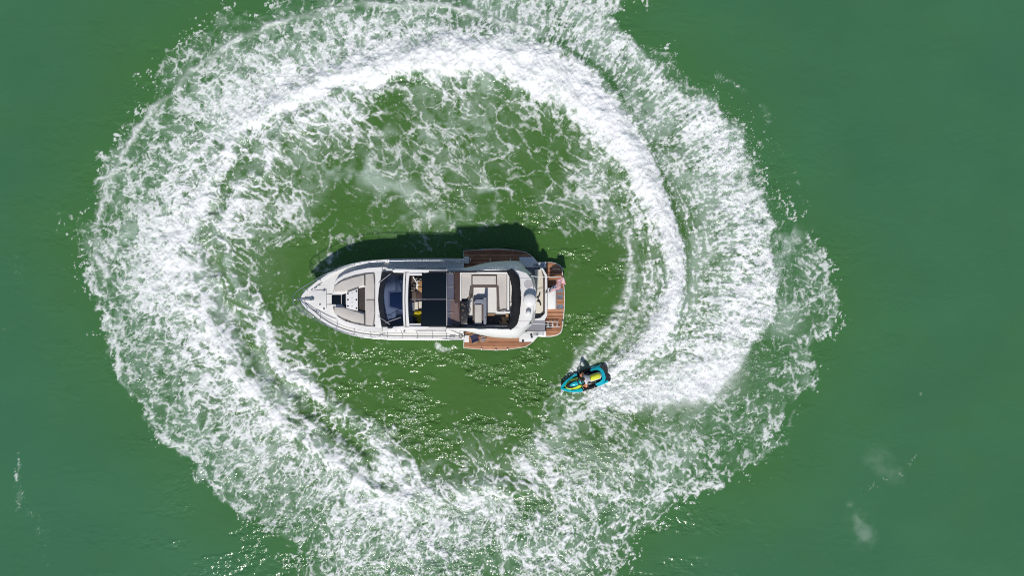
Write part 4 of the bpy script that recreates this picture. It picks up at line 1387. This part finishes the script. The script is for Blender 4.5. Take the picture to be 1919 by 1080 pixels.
# yellow jacket on the saloon seat
bm = bmesh.new()
for cx, cy, sx, sy, rz in ((783.5, 589, .34, .26, .3), (788, 597, .22, .42, -.4), (791, 604.5, .30, .17, .1)):
    c = P(cx, cy, 2.22)
    g = bmesh.ops.create_icosphere(bm, subdivisions=3, radius=1.0, matrix=Matrix.Translation(c) @ Matrix.Rotation(rz, 4, 'Z') @ Matrix.Diagonal((sx * .75, sy * .75, .16, 1)))
    for v in g['verts']:
        q = v.co - c
        v.co = c + q * (1 + .22 * math.sin(q.x * 19 + q.y * 7) * math.cos(q.y * 17 + 1))
me = bpy.data.meshes.new('life_jacket')
oc = P(787, 596, 2.08)
bmesh.ops.translate(bm, verts=bm.verts, vec=-oc)
bm.to_mesh(me)
bm.free()
me.materials.append(M['yellow'])
me.polygons.foreach_set('use_smooth', np.ones(len(me.polygons), bool))
lj = bpy.data.objects.new('life_jacket', me)
COL.objects.link(lj)
lj.location = oc
lj['label'] = 'crumpled bright yellow jacket lying in the saloon below the open sunroof'
lj['category'] = 'jacket'

# dark hose heap beside the ladder
hp = []
rg = random.Random(5)
for k in range(90):
    u = k / 89
    x = 1012 + 20 * u + 2.0 * math.sin(k * .9)
    y = 608.5 + 5.0 * u + 3.0 * math.sin(k * 1.27 + 1)
    hp.append(P(x, y, .50 + .07 * math.sin(k * 2.1) + .05 * rg.random()))
bm = bmesh.new()
add_tube(bm, hp, .042, 6)
me = bpy.data.meshes.new('mooring_line')
oc = P(1022, 611, .44)
bmesh.ops.translate(bm, verts=bm.verts, vec=-oc)
bm.to_mesh(me)
bm.free()
me.materials.append(M['rope'])
ml = bpy.data.objects.new('mooring_line', me)
COL.objects.link(ml)
ml.location = oc
ml['label'] = 'heap of black mooring line beside the white ladder on the stern platform'
ml['category'] = 'rope'

# ================================================================== the watercraft and its rider
fwd = Vector((-.944, -.331, 0)).normalized()
lft = Vector((-fwd.y, fwd.x, 0))                     # to the rider's left
jc = P(1096.5, 716.0, .3)
JZ = max(water_z(jc.x, jc.y), 0) - .10
ski = root('personal_watercraft', Vector((jc.x, jc.y, JZ)), 'turquoise and lime jet ski with black deck, leaning into its turn below the yacht stern', 'jet ski')
ROLL = R(11)                                         # leaning to its right, into the turn
PITCH = R(3)


def J(f, l, z):
    """watercraft coordinates: forward, left, up"""
    f, z = f * math.cos(PITCH) - z * math.sin(PITCH) * 0 , z + f * math.sin(PITCH)
    l, z = l * math.cos(ROLL) - z * math.sin(ROLL), l * math.sin(ROLL) + z * math.cos(ROLL)
    return Vector((jc.x, jc.y, JZ)) + fwd * f + lft * l + Vector((0, 0, z))


JM = dict(
    teal=plain('turquoise_gelcoat', (.012, .46, .56), .22, var=.06, scale=2, coat=.4),
    lime=plain('lime_gelcoat', (.60, .72, .035), .3, var=.06, scale=2, coat=.2),
    limeseat=plain('lime_seat', (.66, .72, .04), .7, var=.08, scale=5, bump=.01),
    black=plain('black_mat', (.016, .017, .02), .8, var=.3, scale=9, bump=.01),
    grey=plain('grey_hull', (.11, .10, .12), .35, var=.1, scale=2),
    white=plain('white_piping', (.75, .75, .72), .5),
)
OUTL = [(-1.52, .20), (-1.50, .44), (-1.36, .53), (-1.1, .575), (-.6, .60), (0, .60), (.45, .56), (.8, .47), (1.1, .345), (1.32, .215), (1.46, .10), (1.52, .0)]


def jw(f):
    return float(np.interp(f, [a for a, b in OUTL], [b for a, b in OUTL]))


def jz(f):
    return .40 + .16 * max(0, (f - .2) / 1.3) ** 1.3


bm = bmesh.new()
for sg in (-1, 1):
    fs = [a for a, b in OUTL]
    strip(bm, [[J(f * .92 + .0, 0, -.14 + .2 * max(0, f) ** 2 / 2.2) for f in fs], [J(f * .96, sg * jw(f) * .72, .02 + .1 * max(0, f) ** 2 / 2.2) for f in fs],
               [J(f, sg * jw(f), jz(f) - .12) for f in fs]])
obj('hull', bm, JM['grey'], ski, True)
# bumper: turquoise round the nose and the quarters, black along the middle
for nm, fs, mm, wd in (('bumper', [.30, .45, .8, 1.1, 1.32, 1.46, 1.52], JM['teal'], .17), ('bumper', [-1.34, -1.1, -.85, -.62], JM['teal'], .10), ('side_guard', [-.62, -.3, 0, .30], JM['black'], .10)):
    for sg in (-1, 1):
        bm = bmesh.new()
        strip(bm, [[J(f, sg * (jw(f) + .004), jz(f) - .13) for f in fs], [J(f, sg * (jw(f) + .012), jz(f) - .03) for f in fs], [J(f, sg * jw(f) * .96, jz(f) + .02) for f in fs],
                   [J(f, sg * max(jw(f) - wd, 0), jz(f) + .03) for f in fs], [J(f, sg * max(jw(f) - wd - .04, 0), jz(f) - .06) for f in fs]])
        obj(nm, bm, mm, ski, True)
bm = bmesh.new()
add_prism(bm, [J(f, l, .30) for f, l in ((-1.52, -.2), (-1.5, -.46), (-1.3, -.56), (-.6, -.5), (.5, -.44), (1.0, -.28), (1.3, 0), (1.0, .28), (.5, .44), (-.6, .5), (-1.3, .56), (-1.5, .46), (-1.52, .2), (-1.44, 0))], .12)
obj('floor_pan', bm, JM['black'], ski)
bm = bmesh.new()
add_prism(bm, [J(f, l, .385) for f, l in ((-1.56, -.12), (-1.55, -.42), (-1.44, -.54), (-1.16, -.52), (-1.14, 0), (-1.16, .52), (-1.44, .54), (-1.55, .42), (-1.56, .12), (-1.48, 0))], .2, .02)
obj('boarding_deck', bm, JM['black'], ski, True)
# turquoise horseshoe round the seat tail
bm = bmesh.new()
A = [(-.55, .50), (-.9, .50), (-1.15, .44), (-1.27, .25), (-1.30, 0)]
B = [(-.55, .40), (-.85, .37), (-1.02, .28), (-1.08, .15), (-1.09, 0)]
A2 = A + [(f, -l) for f, l in A[:-1]][::-1]
B2 = B + [(f, -l) for f, l in B[:-1]][::-1]
strip(bm, [[J(f, l, .36) for f, l in A2], [J(f, l, .47) for f, l in A2], [J(f, l, .52) for f, l in B2], [J(f, l, .36) for f, l in B2]])
obj('tail_cowl', bm, JM['teal'], ski, True)


def ridge(name, prof, mat, n=9, zb=.28):
    """long rounded body: prof = [(f, half width, top z)]"""
    bm = bmesh.new()
    rows = []
    for f, w, z in prof:
        rows.append([J(f, w * math.cos(math.pi * k / (n - 1)), zb + (z - zb) * (math.sin(math.pi * k / (n - 1)) ** .45)) for k in range(n)])
    strip(bm, rows)
    for r_ in (rows[0], rows[-1]):
        bm.faces.new([bm.verts.new(p) for p in r_])
    bmesh.ops.remove_doubles(bm, verts=bm.verts, dist=.001)
    return obj(name, bm, mat, ski, 'all')


ridge('seat_base', [(-1.06, .12, .62), (-.95, .22, .70), (-.5, .215, .70), (-.1, .19, .70), (.3, .16, .72)], JM['white'])
ridge('seat', [(-1.02, .10, .66), (-.93, .195, .76), (-.5, .19, .77), (-.2, .165, .75), (.1, .14, .74), (.28, .10, .74)], JM['limeseat'])
ridge('hood_side', [(.15, .20, .66), (.35, .33, .70), (.7, .35, .70), (1.0, .25, .68), (1.2, .1, .62)], JM['lime'])
ridge('hood_well', [(.40, .23, .735), (.6, .275, .745), (.85, .27, .735), (1.05, .19, .715), (1.18, .06, .66)], JM['black'])
ridge('hood', [(.36, .13, .80), (.5, .18, .83), (.7, .185, .80), (.86, .14, .765), (.94, .05, .74)], JM['teal'])
ridge('steering_pod', [(.02, .10, .90), (.12, .16, .99), (.30, .17, 1.0), (.42, .10, .93)], JM['teal'])
bm = bmesh.new()
add_tube(bm, [J(.10, -.40, 1.00), J(.20, -.22, 1.05), J(.24, 0, 1.06), J(.20, .22, 1.05), J(.10, .40, 1.00)], .026, 8)
obj('handlebar', bm, JM['black'], ski, 'all')
bm = bmesh.new()
add_tube(bm, [J(.23 + .2 * math.cos(a), .235 * math.sin(a), .96) for a in [R(k * 20 - 150) for k in range(16)]], .035, 6)
obj('gauge_rim', bm, JM['black'], ski, 'all')
for sg in (-1, 1):
    tube('hood_stripe', [J(-.35, sg * .30, .40), J(0, sg * .27, .46), J(.2, sg * .26, .52)], .018, JM['white'], ski, 6)
    bm = bmesh.new()
    add_prism(bm, [J(f, sg * l, .60) for f, l in ((.62, .37), (.95, .31), (.98, .36), (.7, .43))], .42, .01)
    obj('mirror', bm, JM['teal'], ski, True)
tube('jet_nozzle', [J(-1.45, 0, .06), J(-1.64, 0, .04)], .08, JM['black'], ski, 10)


# --- rider: one continuous skinned body
def rider():
    V, E, RAD = [], [], []

    def pt(p, r_, prev=None):
        V.append(p)
        RAD.append(r_)
        if prev is not None:
            E.append((prev, len(V) - 1))
        return len(V) - 1
    pel = pt(J(-.30, 0, .90), .155)
    wai = pt(J(-.20, -.01, 1.08), .135, pel)
    che = pt(J(-.06, -.02, 1.28), .155, wai)
    nek = pt(J(.06, -.03, 1.43), .065, che)
    hd0 = pt(J(.11, -.03, 1.50), .085, nek)
    hd1 = pt(J(.14, -.03, 1.60), .105, hd0)
    pt(J(.13, -.03, 1.69), .07, hd1)
    for s_ in (-1, 1):
        sh = pt(J(-.02, s_ * .20 - .02, 1.34), .075, che)
        el = pt(J(.02 + .03 * s_, s_ * .44, 1.15), .055, sh)
        wr = pt(J(.14, s_ * .33, 1.08), .042, el)
        pm = pt(J(.14, s_ * .315, 1.075), .038, wr)
        for q, (df, dl, dz) in enumerate(((.055, .03, -.005), (.06, .01, -.003), (.06, -.012, -.003), (.05, -.032, -.006))):
            f1 = pt(J(.14 + df * .7, s_ * (.315 + dl), 1.085), .0115, pm)
            pt(J(.14 + df * 1.1, s_ * (.315 + dl), 1.04 + dz), .0095, f1)
        tb = pt(J(.13, s_ * .27, 1.055), .012, pm)
        pt(J(.17, s_ * .25, 1.03), .010, tb)
        hp_ = pt(J(-.26, s_ * .12, .86), .105, pel)
        kn = pt(J(.16, s_ * .30, .74), .072, hp_)
        an = pt(J(-.06, s_ * .36, .40), .045, kn)
        pt(J(.10, s_ * .37, .345), .042, an)
    me = bpy.data.meshes.new('person')
    o0 = J(-.3, 0, .75)
    me.from_pydata([tuple(p - o0) for p in V], E, [])
    ob = bpy.data.objects.new('person_build', me)
    COL.objects.link(ob)
    ob.modifiers.new('skin', 'SKIN')
    sv = me.skin_vertices[0].data
    for i, r_ in enumerate(RAD):
        sv[i].radius = (r_, r_)
        sv[i].use_root = (i == 0)
    ss = ob.modifiers.new('sub', 'SUBSURF')
    ss.levels = 2
    ss.render_levels = 2
    dg = bpy.context.evaluated_depsgraph_get()
    me2 = bpy.data.meshes.new_from_object(ob.evaluated_get(dg))
    bpy.data.objects.remove(ob)
    me2.name = 'person'
    me2.materials.clear()
    skin = plain('sunburnt_skin', (.70, .27, .13), .55, var=.12, scale=8)
    shirt = plain('grey_shirt', (.72, .71, .73), .85, var=.12, scale=9, bump=.02)
    shorts = plain('dark_shorts', (.03, .03, .04), .85, var=.2, scale=9)
    for mm in (skin, shirt, shorts):
        me2.materials.append(mm)
    inv = Matrix((fwd, lft, Vector((0, 0, 1))))
    for p in me2.polygons:
        p.use_smooth = True
        q = inv @ (p.center + o0 - Vector((jc.x, jc.y, JZ)))
        # undo the lean so that the clothing follows the body
        l = q.y * math.cos(-ROLL) - q.z * math.sin(-ROLL)
        z = q.y * math.sin(-ROLL) + q.z * math.cos(-ROLL)
        f = q.x
        if z > .93 and z < 1.46 and abs(l) < .27 and f < .12:
            p.material_index = 1
        elif z <= .96 and z > .62 and f < .06:
            p.material_index = 2
    ob = bpy.data.objects.new('person', me2)
    COL.objects.link(ob)
    ob.location = o0
    ob['label'] = 'person in a pale grey shirt riding the turquoise jet ski, leaning over its handlebar'
    ob['category'] = 'person'
    hair = plain('dark_hair', (.02, .014, .012), .8, var=.3, scale=20, bump=.02)
    hc = J(.125, -.03, 1.63)
    bm = bmesh.new()
    bmesh.ops.create_icosphere(bm, subdivisions=3, radius=.118, matrix=Matrix.Translation(hc))
    rg = random.Random(3)
    kill = []
    for v in bm.verts:
        q = v.co - hc
        if q.dot(fwd) > .055 and q.z < .045 or q.z < -.07:
            kill.append(v)
        v.co = hc + q * (1 + rg.uniform(-.04, .05))
    bmesh.ops.delete(bm, geom=kill, context='VERTS')
    bmesh.ops.translate(bm, verts=bm.verts, vec=-Vector(o0))
    mh = bpy.data.meshes.new('hair')
    bm.to_mesh(mh)
    bm.free()
    mh.materials.append(hair)
    h = bpy.data.objects.new('hair', mh)
    COL.objects.link(h)
    h.parent = ob
    # face: nose, eyes, mouth, ears
    fd = (fwd * .9 + Vector((0, 0, -.2))).normalized()
    for nm, parts, mm in (('nose', [(.118, 0, -.015, .018)], skin), ('eye', [(.098, .036, .012, .013)], shorts), ('eye', [(.098, -.036, .012, .013)], shorts),
                          ('mouth', [(.105, 0, -.055, .016)], plain('lips', (.35, .09, .07), .5)), ('ear', [(0, .105, -.01, .024)], skin), ('ear', [(0, -.105, -.01, .024)], skin)):
        bm = bmesh.new()
        for a, b, c, r_ in parts:
            bmesh.ops.create_icosphere(bm, subdivisions=2, radius=r_, matrix=Matrix.Translation(J(.14, -.03, 1.60) + fd * a + lft * b + Vector((0, 0, c)) - Vector(o0)))
        mq = bpy.data.meshes.new(nm)
        bm.to_mesh(mq)
        bm.free()
        mq.materials.append(mm)
        e = bpy.data.objects.new(nm, mq)
        COL.objects.link(e)
        e.parent = ob
    return ob


rider()

# ================================================================== flying spray: drops torn off the jet and the fresh fan
rg2 = np.random.default_rng(23)
tet = np.array([(1, 1, 1), (1, -1, -1), (-1, 1, -1), (-1, -1, 1)], float) / 1.732
octa = np.array([(1, 0, 0), (-1, 0, 0), (0, 1, 0), (0, -1, 0), (0, 0, 1), (0, 0, -1)], float)
of = [(0, 2, 4), (2, 1, 4), (1, 3, 4), (3, 0, 4), (2, 0, 5), (1, 2, 5), (3, 1, 5), (0, 3, 5)]
tailp = smooth_line(TAIL[:14], 8)
fanp = np.array(FANPOLY[19:37], float)
drops = []
for k in range(2200):
    i = rg2.integers(0, len(tailp) - 1)
    t = rg2.random()
    a = tailp[i] * (1 - t) + tailp[i + 1] * t
    d = tailp[min(i + 1, len(tailp) - 1)] - tailp[i]
    nn = np.array([-d[1], d[0]]) / (np.hypot(d[0], d[1]) + 1e-6)
    off = rg2.normal() * a[2] * .9
    drops.append((a[0] + nn[0] * off, a[1] + nn[1] * off, .25 + abs(rg2.normal()) * .35))
for k in range(3600):
    i = rg2.integers(0, len(fanp) - 1)
    t = rg2.random()
    a = fanp[i] * (1 - t) + fanp[i + 1] * t
    off = np.array([850., 530.]) - a
    off /= np.linalg.norm(off)
    q = a + off * (rg2.normal() * 26 + 18) + rg2.normal(size=2) * 8
    drops.append((q[0], q[1], .05 + abs(rg2.normal()) * .25))
vs, fs_ = [], []
for px, py, z in drops:
    p = P(px, py, 0)
    wz = max(water_z(p.x, p.y), 0)
    r_ = .012 + .016 * rg2.random() ** 2
    b0 = len(vs)
    for q in octa:
        vs.append((p.x + q[0] * r_, p.y + q[1] * r_, wz + z + q[2] * r_))
    fs_ += [(b0 + a, b0 + b, b0 + c) for a, b, c in of]
me = bpy.data.meshes.new('spray_drops')
me.from_pydata(vs, [], fs_)
me.materials.append(plain('spray_water', (.82, .84, .84), .5, var=.02))
sp = bpy.data.objects.new('spray_drops', me)
COL.objects.link(sp)
sp['kind'] = 'stuff'
sp['label'] = 'fine white spray drops flying above the jet wake and the foam fan'
sp['category'] = 'spray'
